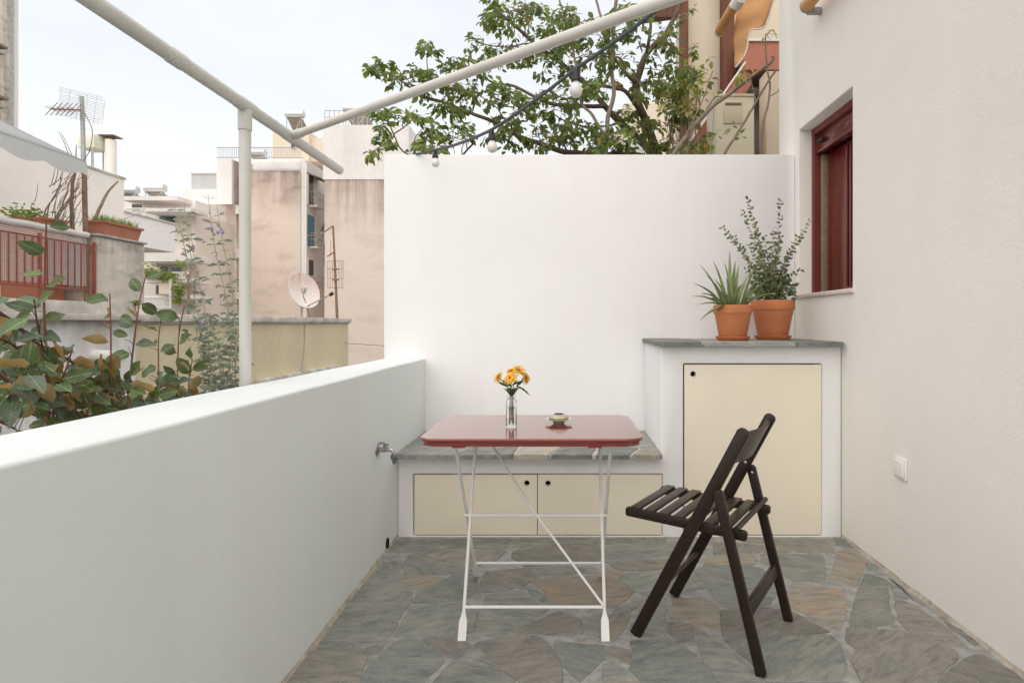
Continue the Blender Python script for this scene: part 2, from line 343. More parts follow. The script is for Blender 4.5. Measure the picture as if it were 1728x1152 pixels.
# ================================================================== SETTING: land and terrace
XP, XPO = -0.852, -1.10            # parapet faces
XR = 1.437                         # house wall
YB = 3.74                          # garden wall
ZT = 0.884                         # parapet top
GZ = -7.0
m_land = simple('city_ground', (0.16, 0.155, 0.15), 0.95, 0.25, 0.05, 0.3, 1)
MB().add([(-900, -900, GZ), (900, -900, GZ), (900, 900, GZ), (-900, 900, GZ)], [(0, 1, 2, 3)]).build('ground', m_land, kind='structure', origin=Vector((0, 0, GZ)))
floor = MB().box((XPO, -2.2, GZ), (XR + .3, YB + .25, 0.0)).build('terrace_floor', m_grout, kind='structure', origin=Vector((0, 0, 0)))
MB().box((-2.1, -2.2, GZ), (XPO - 0.002, YB + .2, 0.42)).build('planting_bed', m_soil, kind='structure')
MB().box((XPO, YB + .27, GZ), (6.5, 11.5, 1.55)).build('neighbour_yard', m_soil, kind='structure')

# --- crazy paving: outlines surveyed stone by stone
K = 4.397
def pv(off, pts): return [(off + a / K, 890 + b / K) for a, b in pts]
STONES = [
 ('g', pv(480, [(650,360),(760,335),(850,340),(870,430),(930,480),(935,540),(860,640),(790,790),(700,845),(500,880),(240,900),(300,820),(460,600),(560,460)])),
 ('r', pv(480, [(205,920),(570,900),(605,970),(560,1060),(535,1200),(500,1330),(-110,1330),(60,1090)])),
 ('r', pv(480, [(610,890),(735,872),(690,930),(625,945)])),
 ('b', pv(480, [(810,860),(900,830),(1010,840),(1110,920),(1180,990),(1080,1080),(1010,1160),(980,1330),(530,1330),(570,1120),(680,990)])),
 ('n', pv(480, [(945,585),(1320,560),(1415,620),(1390,760),(1260,805),(990,805),(820,805),(890,690)])),
 ('b', pv(480, [(1000,480),(1190,390),(1250,355),(1400,340),(1440,470),(1320,540),(1110,550),(960,560)])),
 ('o', pv(480, [(885,365),(1010,360),(1190,368),(1170,393),(1000,455),(900,455),(875,400)])),
 ('n', pv(480, [(890,285),(930,205),(1060,235),(1330,300),(1400,320),(1230,342),(950,348),(905,340)])),
 ('r', pv(480, [(960,192),(1100,162),(1400,167),(1640,170),(1560,240),(1400,288),(1200,248)])),
 ('g', pv(480, [(770,120),(960,98),(1400,82),(1650,85),(1640,155),(1100,152),(960,180),(765,178)])),
 ('g', pv(480, [(690,328),(740,262),(860,250),(862,300),(850,325),(740,330)])),
 ('r', pv(480, [(1040,822),(1270,818),(1400,880),(1390,920),(1260,960),(1170,940),(1060,850)])),
 ('r', pv(780, [(190,330),(480,300),(560,370),(460,425),(310,468),(150,480),(150,400)])),
 ('n', pv(780, [(190,500),(440,468),(560,565),(640,605),(400,755),(250,812),(100,780),(140,620)])),
 ('b', pv(780, [(480,450),(560,470),(720,585),(650,580),(540,520)])),
 ('o', pv(780, [(600,375),(800,360),(1120,372),(1260,470),(1230,520),(1110,580),(1040,590),(740,578),(610,470),(515,402)])),
 ('r', pv(780, [(390,772),(560,692),(720,627),(860,682),(885,785),(720,798),(540,780)])),
 ('n', pv(780, [(895,692),(1000,640),(1090,645),(1080,700),(1070,800),(1030,830),(920,790)])),
 ('o', pv(780, [(1110,645),(1240,640),(1200,740),(1130,830),(1088,838),(1095,720)])),
 ('r', pv(780, [(100,870),(260,825),(480,795),(600,835),(660,920),(728,1040),(728,1160),(700,1330),(520,1330),(420,1120),(280,1040)])),
 ('b', pv(780, [(695,852),(1060,880),(1040,970),(930,1080),(870,1140),(760,1020),(700,930)])),
 ('r', pv(780, [(1070,885),(1250,910),(1240,1010),(1060,960)])),
 ('n', pv(780, [(1055,1012),(1200,1052),(1300,1135),(1330,1330),(1050,1330)])),
 ('n', pv(780, [(-70,1005),(90,1005),(260,1065),(370,1140),(410,1330),(-270,1330),(-180,1120)])),
 ('g', pv(780, [(10,935),(80,902),(125,908),(255,1035),(180,1008),(70,965)])),
 ('n', pv(780, [(440,272),(640,283),(980,302),(1030,330),(800,345),(590,358),(505,308)])),
 ('r', pv(780, [(380,180),(600,142),(1010,132),(1020,260),(800,273),(480,263),(380,230)])),
 ('g', pv(780, [(350,90),(1000,74),(1000,122),(600,130),(370,150)])),
 ('g', pv(780, [(1050,142),(1400,112),(1790,117),(1800,190),(1400,220),(1060,258)])),
 ('r', pv(780, [(1100,272),(1240,243),(1420,245),(1700,222),(1660,280),(1400,308),(1180,320)])),
 ('o', pv(780, [(1060,305),(1180,335),(1160,362),(1060,352)])),
 ('n', pv(780, [(1190,352),(1400,327),(1700,322),(1800,450),(1500,490),(1390,500),(1285,468),(1175,385)])),
 ('g', pv(780, [(1150,592),(1330,532),(1290,590),(1240,622),(1120,630)])),
 ('g', pv(780, [(1030,82),(1500,72),(1500,98),(1040,125)])),
 ('n', pv(1060, [(140,512),(270,522),(265,800),(50,815),(0,790),(60,660)])),
 ('o', pv(1060, [(360,525),(560,540),(655,570),(680,745),(560,725),(400,690),(310,655)])),
 ('r', pv(1060, [(300,707),(470,722),(490,870),(370,850),(300,770)])),
 ('b', pv(1060, [(20,845),(310,830),(400,890),(480,930),(560,1010),(640,1130),(690,1330),(120,1330),(30,1050),(50,920)])),
 ('g', pv(1060, [(510,772),(560,778),(800,952),(940,1080),(1000,1140),(1060,1330),(740,1330),(655,1090),(565,970),(522,870)])),
 ('b', pv(1060, [(500,325),(560,292),(880,287),(980,302),(1110,400),(1130,422),(1050,560),(780,605),(680,560),(600,450)])),
 ('r', pv(1060, [(700,622),(1000,592),(1240,642),(1430,752),(1480,775),(1300,788),(960,808),(712,812)])),
 ('n', pv(1060, [(722,832),(960,822),(1300,805),(1500,800),(1560,860),(1600,1000),(1590,1110),(1350,1125),(1040,1125),(900,980)])),
 ('g', pv(1060, [(1030,1152),(1580,1150),(1660,1330),(1100,1330)])),
 ('o', pv(1060, [(600,217),(900,192),(950,230),(930,272),(560,278),(590,240)])),
 ('r', pv(1060, [(640,112),(800,120),(1000,132),(1050,180),(900,185),(640,200)])),
 ('r', pv(1060, [(840,72),(1440,95),(1480,110),(1525,185),(1070,180),(1030,120),(860,105)])),
 ('n', pv(1060, [(990,202),(1060,192),(1440,215),(1445,262),(1452,398),(1225,393),(1085,290),(1000,260)])),
 ('o', pv(1340, [(312,182),(430,168),(530,258),(500,312),(465,430),(252,418),(305,290)])),
 ('o', pv(1340, [(0,417),(190,428),(360,467),(378,540),(368,640),(338,748),(270,742),(150,658),(20,608),(-30,560)])),
 ('n', pv(1340, [(530,342),(690,392),(690,540),(728,700),(590,733),(412,728),(440,600),(482,450)])),
 ('r', pv(1340, [(748,518),(880,577),(1030,672),(1150,762),(1285,888),(1070,848),(880,788),(792,700)])),
 ('g', pv(1340, [(712,412),(790,462),(838,523),(742,500)])),
 ('r', pv(1340, [(402,747),(800,772),(960,832),(1190,912),(1188,990),(1090,1060),(1000,1150),(960,1330),(620,1330),(472,1070),(432,980),(490,912),(402,850)])),
 ('r', pv(1340, [(1350,947),(1420,957),(1600,1060),(1700,1150),(1880,1330),(1000,1330),(1100,1110),(1270,982)])),
 ('n', pv(1340, [(545,265),(598,275),(612,308),(552,312)])),
 ('g', pv(1340, [(1112,690),(1250,770),(1365,858),(1330,868),(1160,740)])),
 ('g', pv(1340, [(300,80),(375,90),(432,148),(320,128)])),
 ('g', pv(1340, [(705,372),(850,498),(972,572),(880,538),(782,430)])),
]
def clip_poly(poly, inside):            # poly: plan points; inside(p) > 0 keeps
    out = []
    for i in range(len(poly)):
        a, b = poly[i], poly[(i + 1) % len(poly)]; da, db = inside(a), inside(b)
        if da >= 0: out.append(a)
        if (da < 0) != (db < 0):
            t = da / (da - db); out.append((a[0] + (b[0] - a[0]) * t, a[1] + (b[1] - a[1]) * t))
    return out
def area(p): return 0.5 * sum(p[i][0] * p[(i + 1) % len(p)][1] - p[(i + 1) % len(p)][0] * p[i][1] for i in range(len(p)))
def rough_outline(poly, step=0.03, amp=0.0035, seed=0):
    if area(poly) < 0: poly = poly[::-1]
    q = []                               # cut the corners once, then roughen the edges
    n = len(poly)
    for i in range(n):
        a = Vector(poly[i - 1]); b = Vector(poly[i]); c = Vector(poly[(i + 1) % n])
        for e in (a, c):
            d = (e - b).length; t = min(0.22, 0.007 / max(d, 1e-4)); q.append(b.lerp(e, t))
    out = []
    for i in range(len(q)):
        a, b = q[i], q[(i + 1) % len(q)]; L = (b - a).length; k = max(1, int(L / step))
        for j in range(k):
            p = a.lerp(b, j / k); s = Vector((p.x * 28 + seed, p.y * 28, seed * 3.1))
            out.append((p.x + noise.noise(s) * amp, p.y + noise.noise(s + Vector((9, 9, 9))) * amp))
    return out
def slab(mb, poly, z0, z1, bev=0.004, seed=0, step=0.03, amp=0.0035):
    o = rough_outline(poly, step, amp, seed); n = len(o)
    cx = sum(p[0] for p in o) / n; cy = sum(p[1] for p in o) / n
    inn = []
    for p in o:
        d = math.hypot(p[0] - cx, p[1] - cy); k = max(0, 1 - bev / max(d, 1e-4)); inn.append((cx + (p[0] - cx) * k, cy + (p[1] - cy) * k))
    dz = lambda p: noise.noise(Vector((p[0] * 9, p[1] * 9, seed))) * 0.0012
    vs = [(p[0], p[1], z0) for p in o] + [(p[0], p[1], z1 - bev * 0.7) for p in o] + [(p[0], p[1], z1 + dz(p)) for p in inn]
    fs = [tuple(range(n - 1, -1, -1))]
    for i in range(n):
        j = (i + 1) % n; fs += [(i, j, n + j, n + i), (n + i, n + j, 2 * n + j, 2 * n + i)]
    fs.append(tuple(range(2 * n, 3 * n))); return mb.add(vs, fs)
def put_stone(kind, poly, parent, z0, z1, seed, **kw):
    mb = slab(MB(), poly, z0, z1, seed=seed, **kw)
    cx = sum(v.x for v in mb.v) / len(mb.v); cy = sum(v.y for v in mb.v) / len(mb.v)
    ang = random.uniform(-0.9, 0.9)
    M = Matrix.Translation((cx, cy, 0)) @ Matrix.Rotation(ang, 4, 'Z'); Mi = M.inverted(); mb.v = [Mi @ v for v in mb.v]
    return inst('paving_stone', mb.mesh('paving_stone', ST[kind], 30), M, parent)
for i, (k, p) in enumerate(STONES):
    g = [(ground(a, b).x, ground(a, b).y) for a, b in p]
    for fn in (lambda q: q[0] - (XP + .006), lambda q: (XR - .006) - q[0], lambda q: 3.13 - q[1]):
        g = clip_poly(g, fn)
    gc_ = (sum(q[0] for q in g) / len(g), sum(q[1] for q in g) / len(g)); gg = []
    for q in g:
        d = math.hypot(q[0] - gc_[0], q[1] - gc_[1]); k2 = 1 + .0095 / max(d, .03); gg.append((gc_[0] + (q[0] - gc_[0]) * k2, gc_[1] + (q[1] - gc_[1]) * k2))
    for fn in (lambda q: q[0] - (XP + .005), lambda q: (XR - .005) - q[0], lambda q: 3.132 - q[1]): gg = clip_poly(gg, fn)
    put_stone(k, gg, floor, -0.02, 0.0030 + random.uniform(-.0008, .0012), i, bev=.003, amp=.005, step=.022)
# the floor goes on under and behind the viewer
def voronoi(x0, x1, y0, y1, seeds, gap):
    cells = []
    for i, a in enumerate(seeds):
        poly = [(x0, y0), (x1, y0), (x1, y1), (x0, y1)]
        for j, b in enumerate(seeds):
            if i == j: continue
            d = Vector((b[0] - a[0], b[1] - a[1])); L = d.length; d /= L
            poly = clip_poly(poly, lambda q: (L / 2 - gap / 2) - ((q[0] - a[0]) * d.x + (q[1] - a[1]) * d.y))
            if len(poly) < 3: break
        if len(poly) >= 3 and abs(area(poly)) > 0.004: cells.append(poly)
    return cells
rs = random.Random(5); sd_ = []
for i in range(6):
    for j in range(9): sd_.append((-.85 + (i + rs.uniform(.1, .9)) * .38, -2.1 + (j + rs.uniform(.1, .9)) * .425))
for i, c in enumerate(voronoi(XP + .01, XR - .01, -2.15, 1.735, sd_, 0.03)):
    put_stone(rs.choice('ggbnrrno'), c, floor, -0.02, 0.0045, 200 + i)

# --- ragged mortar fillets where the walls meet the paving
def fillet(x, sgn, y0, y1, mat):
    mb = MB(); vs = []; n = 160
    for i in range(n + 1):
        y = y0 + (y1 - y0) * i / n; a = .010 + .006 * noise.noise(Vector((y * 7, x, 1))) + .004 * noise.noise(Vector((y * 31, x, 5))); h = .010 + .007 * noise.noise(Vector((y * 9, x, 8)))
        vs += [(x + sgn * a, y, .0), (x + sgn * a * .5, y, .0055), (x + sgn * .0008, y, .004 + h)]
    return mb.add(vs, [(i * 3 + j, i * 3 + 1 + j, i * 3 + 4 + j, i * 3 + 3 + j) for i in range(n) for j in (0, 1)]).build('mortar_fillet', mat, floor, smooth=60)
m_fil = simple('dirty_mortar', (0.42, 0.37, 0.30), 0.95, 0.35, 22, 0.6, 60, detail=8)
fillet(XP, 1, -2.1, 3.11, m_fil); fillet(XR, -1, -2.1, 3.11, m_fil)
# --- parapet
def parapet():
    mb = MB(); prof = [(XP, 0.0)]
    r = 0.009
    for k in range(7): t = math.pi / 2 * k / 6; prof.append((XP - r + r * math.cos(t), ZT - r + r * math.sin(t)))
    r = 0.010
    for k in range(7): t = math.pi / 2 + math.pi / 2 * k / 6; prof.append((XPO + r + r * math.cos(t), ZT - r + r * math.sin(t)))
    prof.append((XPO, GZ)); prof.append((XP, GZ)); n = len(prof); ys = [-2.2 + i * (YB - .001 + 2.2) / 70 for i in range(71)]
    vs = []
    for y in ys:
        for (x, z) in prof:
            d = noise.noise(Vector((y * 1.6, z * 2.0, 3.7))) * 0.006 if z > 0.05 else 0
            e = noise.noise(Vector((y * 1.3, 1.7, x * 3))) * 0.006 if z > 0.8 else 0
            vs.append((x + d * 0.7, y, z + e))
    fs = [(i * n + j, (i + 1) * n + j, (i + 1) * n + (j + 1) % n, i * n + (j + 1) % n) for i in range(70) for j in range(n)]
    fs += [tuple(range(n)), tuple(range(71 * n - 1, 70 * n - 1, -1))]
    return mb.add(vs, fs)
pw = thing('parapet_wall', 'low white plastered parapet wall with rounded top along the left of the terrace', 'wall', (-.97, 1, 0))
parapet().build('wall', m_wall, pw, smooth=40)
dh = MB().lathe([(0.001, 0.0), (0.018, 0.0), (0.019, 0.003), (0.022, 0.004), (0.022, -.002)], 20, Matrix.Translation((XP + .001, 2.93, .035)) @ Matrix.Rotation(R(90), 4, 'Y') @ Matrix.Scale(1.2, 4, (1, 0, 0)))
dh.build('drain_hole', m_black, pw, smooth=40)
# --- garden wall across the end
gw = soften(MB().box((-1.108, YB, GZ), (XR - .002, YB + .25, 2.142)), 0.008, 2)
gw.build('garden_wall', m_back, smooth=40, label='tall white plastered wall across the end of the terrace', cat='wall', origin=Vector((0, YB, 0)))

# --- house on the right
house = thing('house', 'plastered house wall along the right side with one red shuttered window', 'house', (XR, 1, 0))
HY0, HY1, HZ = -2.6, 4.03, 5.0
W0, W1, WZ0, WZ1 = 3.006, 3.69, 1.272, 2.275
hw = voxwall(MB(), lambda u, v, q: Vector((XR + q, u, v)), [HY0, W0, W1, HY1], [GZ, WZ0, WZ1, HZ], lambda i, j: not (i == 1 and j == 1), 0.30)
soften(hw, 0.007, 2).build('wall', m_house, house, smooth=40)
MB().box((XR + .302, HY0, GZ), (9.0, HY1 - .01, HZ - .2)).build('house_body', m_house, house)
win = MB()
win.rbox((XR + .078, W1 - .034, WZ0), (XR + .17, W1, WZ1), .003); win.rbox((XR + .078, W0, WZ0), (XR + .17, W0 + .034, WZ1), .003)
win.rbox((XR + .078, W0 + .035, WZ1 - .04), (XR + .17, W1 - .035, WZ1), .003)
win = win.build('window', m_redframe, house, smooth=40, label='red shuttered window with a marble sill')
sh = MB(); x0 = XR + .15
sh.rbox((x0, W0 + .036, WZ0 + .012), (x0 + .03, W1 - .085, WZ1 - .165), .003)
for (a, b) in ((W0 + .06, W0 + .085), (W0 + .345, W0 + .372), (W0 + .30, W0 + .322)):
    sh.rbox((x0 - .014, a, WZ0 + .03), (x0 + .002, b, WZ1 - .19), .005)
sh.rbox((x0 - .014, W0 + .087, WZ0 + .03), (x0 + .002, W0 + .299, WZ0 + .055), .005)
sh.build('shutter', m_redwin, win, smooth=40)
MB().rbox((XR + .098, W0 + .036, WZ1 - .15), (XR + .20, W1 - .036, WZ1 - .042), .006).rbox((XR + .088, W0 + .036, WZ1 - .158), (XR + .13, W1 - .036, WZ1 - .142), .003).build('shutter_box', m_redwin, win, smooth=40)
for yy in (W0 + .09, W1 - .10):
    MB().tube([(XR + .075, yy, WZ1 - .095), (XR + .10, yy, WZ1 - .095)], .012, 12).rbox((XR + .078, yy - .045, WZ1 - .106), (XR + .099, yy + .005, WZ1 - .084), .003).build('bolt', m_rubber, win, smooth=40)
MB().rbox((XR + .12, W1 - .052, WZ0), (XR + .16, W1 - .035, WZ1 - .16), .002).build('brush_seal', m_tan, win, smooth=40)
MB().rbox((XR + .145, W1 - .083, WZ0 + .002), (XR + .185, W1 - .076, WZ1 - .16), .002).build('shutter_track', m_redframe, win, smooth=40)
MB().rbox((XR + .13, W1 - .082, WZ0 + .004), (XR + .149, W1 - .072, WZ0 + .03), .002).build('latch', m_gplastic, win, smooth=40)
MB().box((XR + .22, W0 - .1, WZ0 - .1), (XR + .29, W1 + .1, WZ1 + .1)).build('shade_backing', m_black, win)  # black box added behind the shutter, its colour stands in for the unlit room
MB().rbox((XR - .014, W0 - .022, WZ0 - .022), (XR + .20, W1 + .03, WZ0 + .001), .004).build('window_sill', m_marble, win, smooth=40)

# outlet on the house wall
ot = thing('wall_outlet', 'small white covered electrical outlet low on the right wall', 'outlet', (XR, 2.565, .435))
MB().rbox((XR - .011, 2.522, .440), (XR, 2.608, .530), .004, 3).build('plate', m_outlet, ot, smooth=40)
MB().rbox((XR - .019, 2.532, .452), (XR - .010, 2.600, .519), .003, 3).build('lid', m_outlet, ot, smooth=40)

# --- built-in storage: low bench and tall cupboard in one plastered body
YF = 3.115
st = thing('built_in_storage', 'white plastered built-in bench and cupboard with cream doors and slate tops', 'storage', (.3, 3.4, 0))
U = [XP + .001, -.773, .505, .513, .620, 1.335, XR - .003]; V = [-.03, .004, .324, .415, .892, .985]
def solid(i, j):
    u = (U[i] + U[i + 1]) / 2; v = (V[j] + V[j + 1]) / 2
    if u < .505 and v > .415: return False
    if -.773 < u < .513 and .004 < v < .324: return False
    if .62 < u < 1.335 and .004 < v < .892: return False
    return True
soften(voxwall(MB(), lambda u, v, q: Vector((u, YF + q, v)), U, V, solid, YB - .002 - YF), 0.009, 3).build('plaster_body', m_back, st, smooth=40)
MB().box((-.772, YF + .10, .013), (.512, YF + .12, .323)).box((.621, YF + .10, .013), (1.334, YF + .12, .891)).build('interior_shade', m_black, st)  # black panels behind the doors: interior darkness put into the colour
def door_mesh(x0, x1, z0, z1, y0, y1, hx, hz, hr):
    mb = MB(); A = [2 * math.pi * k / 24 for k in range(24)]
    for cx, cz in ((x0, z0), (x1, z0), (x1, z1), (x0, z1)): A.append(math.atan2(cz - hz, cx - hx) % (2 * math.pi))
    A = sorted(set(A)); n = len(A); I = []; O = []
    for t in A:
        c, s_ = math.cos(t), math.sin(t); I.append((hx + hr * c, hz + hr * s_)); ts = []
        if c > 1e-9: ts.append((x1 - hx) / c)
        if c < -1e-9: ts.append((x0 - hx) / c)
        if s_ > 1e-9: ts.append((z1 - hz) / s_)
        if s_ < -1e-9: ts.append((z0 - hz) / s_)
        k = min(ts); O.append((hx + k * c, hz + k * s_))
    vs = [(p[0], y, p[1]) for y in (y0, y1) for L in (I, O) for p in L]; fs = []
    for i in range(n):
        j = (i + 1) % n
        fs += [(i, n + i, n + j, j), (2 * n + i, 2 * n + j, 3 * n + j, 3 * n + i), (n + i, 3 * n + i, 3 * n + j, n + j), (i, j, 2 * n + j, 2 * n + i)]
    mb.add(vs, fs); return mb
DY0, DY1 = YF + .004, YF + .022
for nm, (x0, x1, z0, z1, hx, hz) in {'low_a': (-.766, -.1335, .011, .319, -.186, .276), 'low_b': (-.1295, .509, .011, .320, -.077, .275), 'tall': (.6265, 1.331, .011, .886, .671, .838)}.items():
    d = door_mesh(x0, x1, z0, z1, DY0, DY1, hx, hz, .0125).build('door', m_door, st, label={'low_a': 'left low cream door with finger hole', 'low_b': 'right low cream door with finger hole', 'tall': 'tall cream cupboard door with finger hole'}[nm])
    MB().lathe([(.0126, 0), (.0145, 0), (.0145, -.0012), (.0126, -.0012)], 24, Matrix.Translation((hx, DY0, hz)) @ Matrix.Rotation(R(90), 4, 'X'), closed=True).build('finger_hole_ring', m_redframe, d, smooth=40)
# slate tops, piece by piece
BT = [('h', [(-.848, 3.055), (-.535, 3.052), (-.47, 3.30), (-.66, 3.36), (-.846, 3.20)]), ('b', [(-.846, 3.215), (-.665, 3.375), (-.60, 3.735), (-.846, 3.735)]),
      ('g', [(-.52, 3.050), (-.258, 3.055), (-.235, 3.30), (-.455, 3.30)]), ('t', [(-.655, 3.372), (-.46, 3.315), (-.25, 3.315), (-.20, 3.735), (-.59, 3.735)]),
      ('t', [(-.242, 3.056), (-.082, 3.054), (.02, 3.30), (-.215, 3.31)]), ('h', [(-.232, 3.325), (.02, 3.315), (.10, 3.735), (-.185, 3.735)]),
      ('g', [(-.066, 3.052), (.145, 3.056), (.185, 3.28), (.04, 3.31)]), ('b', [(.165, 3.054), (.33, 3.05), (.40, 3.22), (.21, 3.28)]),
      ('t', [(.35, 3.055), (.501, 3.052), (.501, 3.24), (.42, 3.215)]), ('h', [(.06, 3.325), (.20, 3.29), (.40, 3.235), (.501, 3.265), (.501, 3.735), (.115, 3.735)])]
for i, (k, p) in enumerate(BT):
    o = put_stone(k, p, st, .413, .437 + random.uniform(-.001, .002), 300 + i, step=.02, amp=.009); o.name = 'bench_slab'
MB().box((XP + .004, YF - .045, .4155), (.500, YB - .004, .4315)).build('mortar_bed', m_mortar, st)
MB().box((.497, YF - .042, .9855), (XR - .008, YB - .004, 1.0005)).build('mortar_bed', m_mortar, st)
CT = [('b', [(.482, 3.075), (.515, 3.052), (.695, 3.05), (.74, 3.40), (.70, 3.735), (.486, 3.735)]), ('h', [(.712, 3.052), (1.17, 3.046), (1.12, 3.24), (1.05, 3.36), (.755, 3.40)]),
      ('b', [(1.185, 3.05), (1.425, 3.056), (1.432, 3.40), (1.30, 3.40), (1.135, 3.27)]), ('t', [(.75, 3.415), (1.045, 3.375), (1.125, 3.285), (1.285, 3.41), (1.16, 3.735), (.715, 3.735)]),
      ('h', [(1.30, 3.415), (1.432, 3.415), (1.432, 3.735), (1.175, 3.735)])]
for i, (k, p) in enumerate(CT):
    o = put_stone(k, p, st, .983, 1.006 + random.uniform(-.001, .001), 330 + i, step=.02, amp=.012); o.name = 'cupboard_slab'

# ================================================================== THINGS ON THE TERRACE
# --- table
tb = thing('folding_table', 'red lacquered table with rounded corners on thin white folding wire legs', 'table', (-.108, 2.3, 0))
TX0, TX1, TY0, TY1, TZ = -.488, .274, 2.012, 2.545, .715
def rrect(x0, x1, y0, y1, r, n=8):
    out = []
    for cx, cy, a in ((x1 - r, y0 + r, -90), (x1 - r, y1 - r, 0), (x0 + r, y1 - r, 90), (x0 + r, y0 + r, 180)):
        for k in range(n + 1): t = R(a + 90 * k / n); out.append((cx + r * math.cos(t), cy + r * math.sin(t)))
    return out
def layered(levels):                   # stack of (inset, z) outlines
    mb = MB(); vs = []; n = None
    for ins, z in levels:
        p = rrect(TX0 + ins, TX1 - ins, TY0 + ins, TY1 - ins, .058 - ins * .6); n = len(p); vs += [(a, b, z) for a, b in p]
    fs = [(i * n + j, i * n + (j + 1) % n, (i + 1) * n + (j + 1) % n, (i + 1) * n + j) for i in range(len(levels) - 1) for j in range(n)]
    fs += [tuple(range(n - 1, -1, -1)), tuple(range((len(levels) - 1) * n, len(levels) * n))]
    return mb.add(vs, fs)
layered([(.003, TZ - .012), (.0, TZ - .009), (.0, TZ - .004), (.0012, TZ - .0012), (.004, TZ)]).build('tabletop', m_red, tb, smooth=18)
rim = layered([(.012, TZ - .028), (.009, TZ - .026), (.009, TZ - .0125)]).build('rim', m_red, tb, smooth=50)
for x0 in (-.372, .085): MB().rbox((x0, TY0 + .012, TZ - .033), (x0 + .045, TY1 - .02, TZ - .0285), .001).build('batten', m_red, tb, smooth=50)
zt = TZ - .03; LR = .0062
def leg(x, yf, yt, name='leg', tilt=0):
    z0 = .075; k = (z0) / zt; b = Vector((x, yf, 0)); t = Vector((x + tilt, yt, zt)); m = b.lerp(t, k)
    mb = MB().tube([m, t], LR, 10); d = (m - b).normalized()
    # foot: the wire flattened to a paddle
    q = []
    for zz, wx, wy in ((.002, .0135, .0035), (.010, .0145, .0035), (.058, .0135, .0035), (.072, .0085, .005), (.082, .0062, .0062)):
        c = b + d * (zz / d.z); q.append([(c.x - wx, c.y - wy, zz), (c.x + wx, c.y - wy, zz), (c.x + wx, c.y + wy, zz), (c.x - wx, c.y + wy, zz)])
    vs = [v for r_ in q for v in r_]; fs = [(3, 2, 1, 0), (16, 17, 18, 19)] + [(i * 4 + j, i * 4 + (j + 1) % 4, i * 4 + 4 + (j + 1) % 4, i * 4 + 4 + j) for i in range(4) for j in range(4)]
    o = mb.build(name, m_wmetal, tb, smooth=40); MB().add(vs, fs).build('foot', m_wmetal, o, smooth=30); return o
YF0, YF1, YK0, YK1 = 2.092, 2.462, 2.622, 2.085
leg(-.350, YF0, YF1); leg(.147, YF0, YF1); leg(-.372, YK0, YK1); leg(.165, YK0, YK1)
fy = lambda z: YF0 + (YF1 - YF0) * z / zt
ky = lambda z: YK0 + (YK1 - YK0) * z / zt
for (a, b, z, fn) in ((-.350, .147, .095, fy), (-.372, .165, .372, fy), (-.372, .165, .068 + .02, ky)):
    MB().tube([(a, fn(z), z), (b, fn(z), z)], LR * .95, 10).build('crossbar', m_wmetal, tb, smooth=40)
MB().tube([(.145, fy(.10) - .008, .10), (-.11, fy(.40) - .011, .385), (-.335, fy(.68) - .004, .68)], LR * .8, 10).build('diagonal_brace', m_wmetal, tb, smooth=40)

# --- glass vase
vx, vy = -.191, 2.246
def squircle(half, r, z, n=5): return [(vx + p[0], vy + p[1], z) for p in rrect(-half, half, -half, half, r, n)]
def loft(rings, capb=True, capt=True, close=False):
    mb = MB(); n = len(rings[0]); vs = [v for r_ in rings for v in r_]; k = len(rings)
    fs = [(i * n + j, i * n + (j + 1) % n, ((i + 1) % k) * n + (j + 1) % n, ((i + 1) % k) * n + j) for i in range(k if close else k - 1) for j in range(n)]
    if capb: fs.append(tuple(range(n - 1, -1, -1)))
    if capt: fs.append(tuple(range((k - 1) * n, k * n)))
    return mb.add(vs, fs)
vs_ = thing('glass_vase', 'small square clear glass bottle vase half filled with water on the red table', 'vase', (vx, vy, TZ))
z = TZ + .0005
outer = [(.0185, .005, 0), (.0195, .006, .003), (.0195, .006, .092), (.0185, .009, .099), (.014, .0135, .104), (.0135, .0134, .112), (.0148, .0147, .1135), (.0148, .0147, .117)]
inner = [(.0125, .0124, .117), (.0115, .0114, .105), (.016, .008, .098), (.0173, .006, .091), (.0173, .005, .008), (.016, .005, .006)]
loft([squircle(h, r_, z + q) for h, r_, q in outer] + [squircle(h, r_, z + q) for h, r_, q in inner]).build('glass', m_glass, vs_, smooth=50)
loft([squircle(h, r_, z + q) for h, r_, q in ((.0155, .005, .0065), (.0171, .005, .0085), (.0171, .006, .066), (.0171, .006, .0705))]).build('water', m_water, vs_, smooth=50)

# --- flowers in the vase
m_petal = simple('petal_yellow', (0.86, 0.55, 0.05), 0.6, 0.25, 60, rnd=0.1)
m_petal2 = simple('petal_orange', (0.80, 0.36, 0.03), 0.6, 0.3, 60, rnd=0.1)
m_disc = simple('flower_centre', (0.30, 0.07, 0.015), 0.8, 0.4, 200, 0.5, 300)
m_stem = simple('green_stem', (0.12, 0.20, 0.05), 0.5, 0.2, 40)
m_fleaf = leafmat('chrysanthemum_leaf', (0.045, 0.095, 0.035), (0.08, 0.13, 0.06), 0.5)
def petal_strip(mb, base, d, nrm, L, wd, curl, mi=0):
    d = d.normalized(); sx = d.cross(nrm).normalized(); up = sx.cross(d)
    if up.dot(nrm) < 0: up = -up
    prof = ((0, .35, 0), (.35, .9, .04), (.7, 1.0, .02), (.92, .7, -.06), (1, .15, -.1)); vs = []
    for t, k, h in prof:
        c = base + d * L * t + up * L * (h + curl * t * t)
        vs += [c - sx * wd * k / 2, c - up * wd * .15 * k, c + sx * wd * k / 2]
    fs = []
    for i in range(4):
        for j in (0, 1): a = i * 3 + j; fs.append((a, a + 1, a + 4, a + 3))
    mb.add(vs, fs, mi)
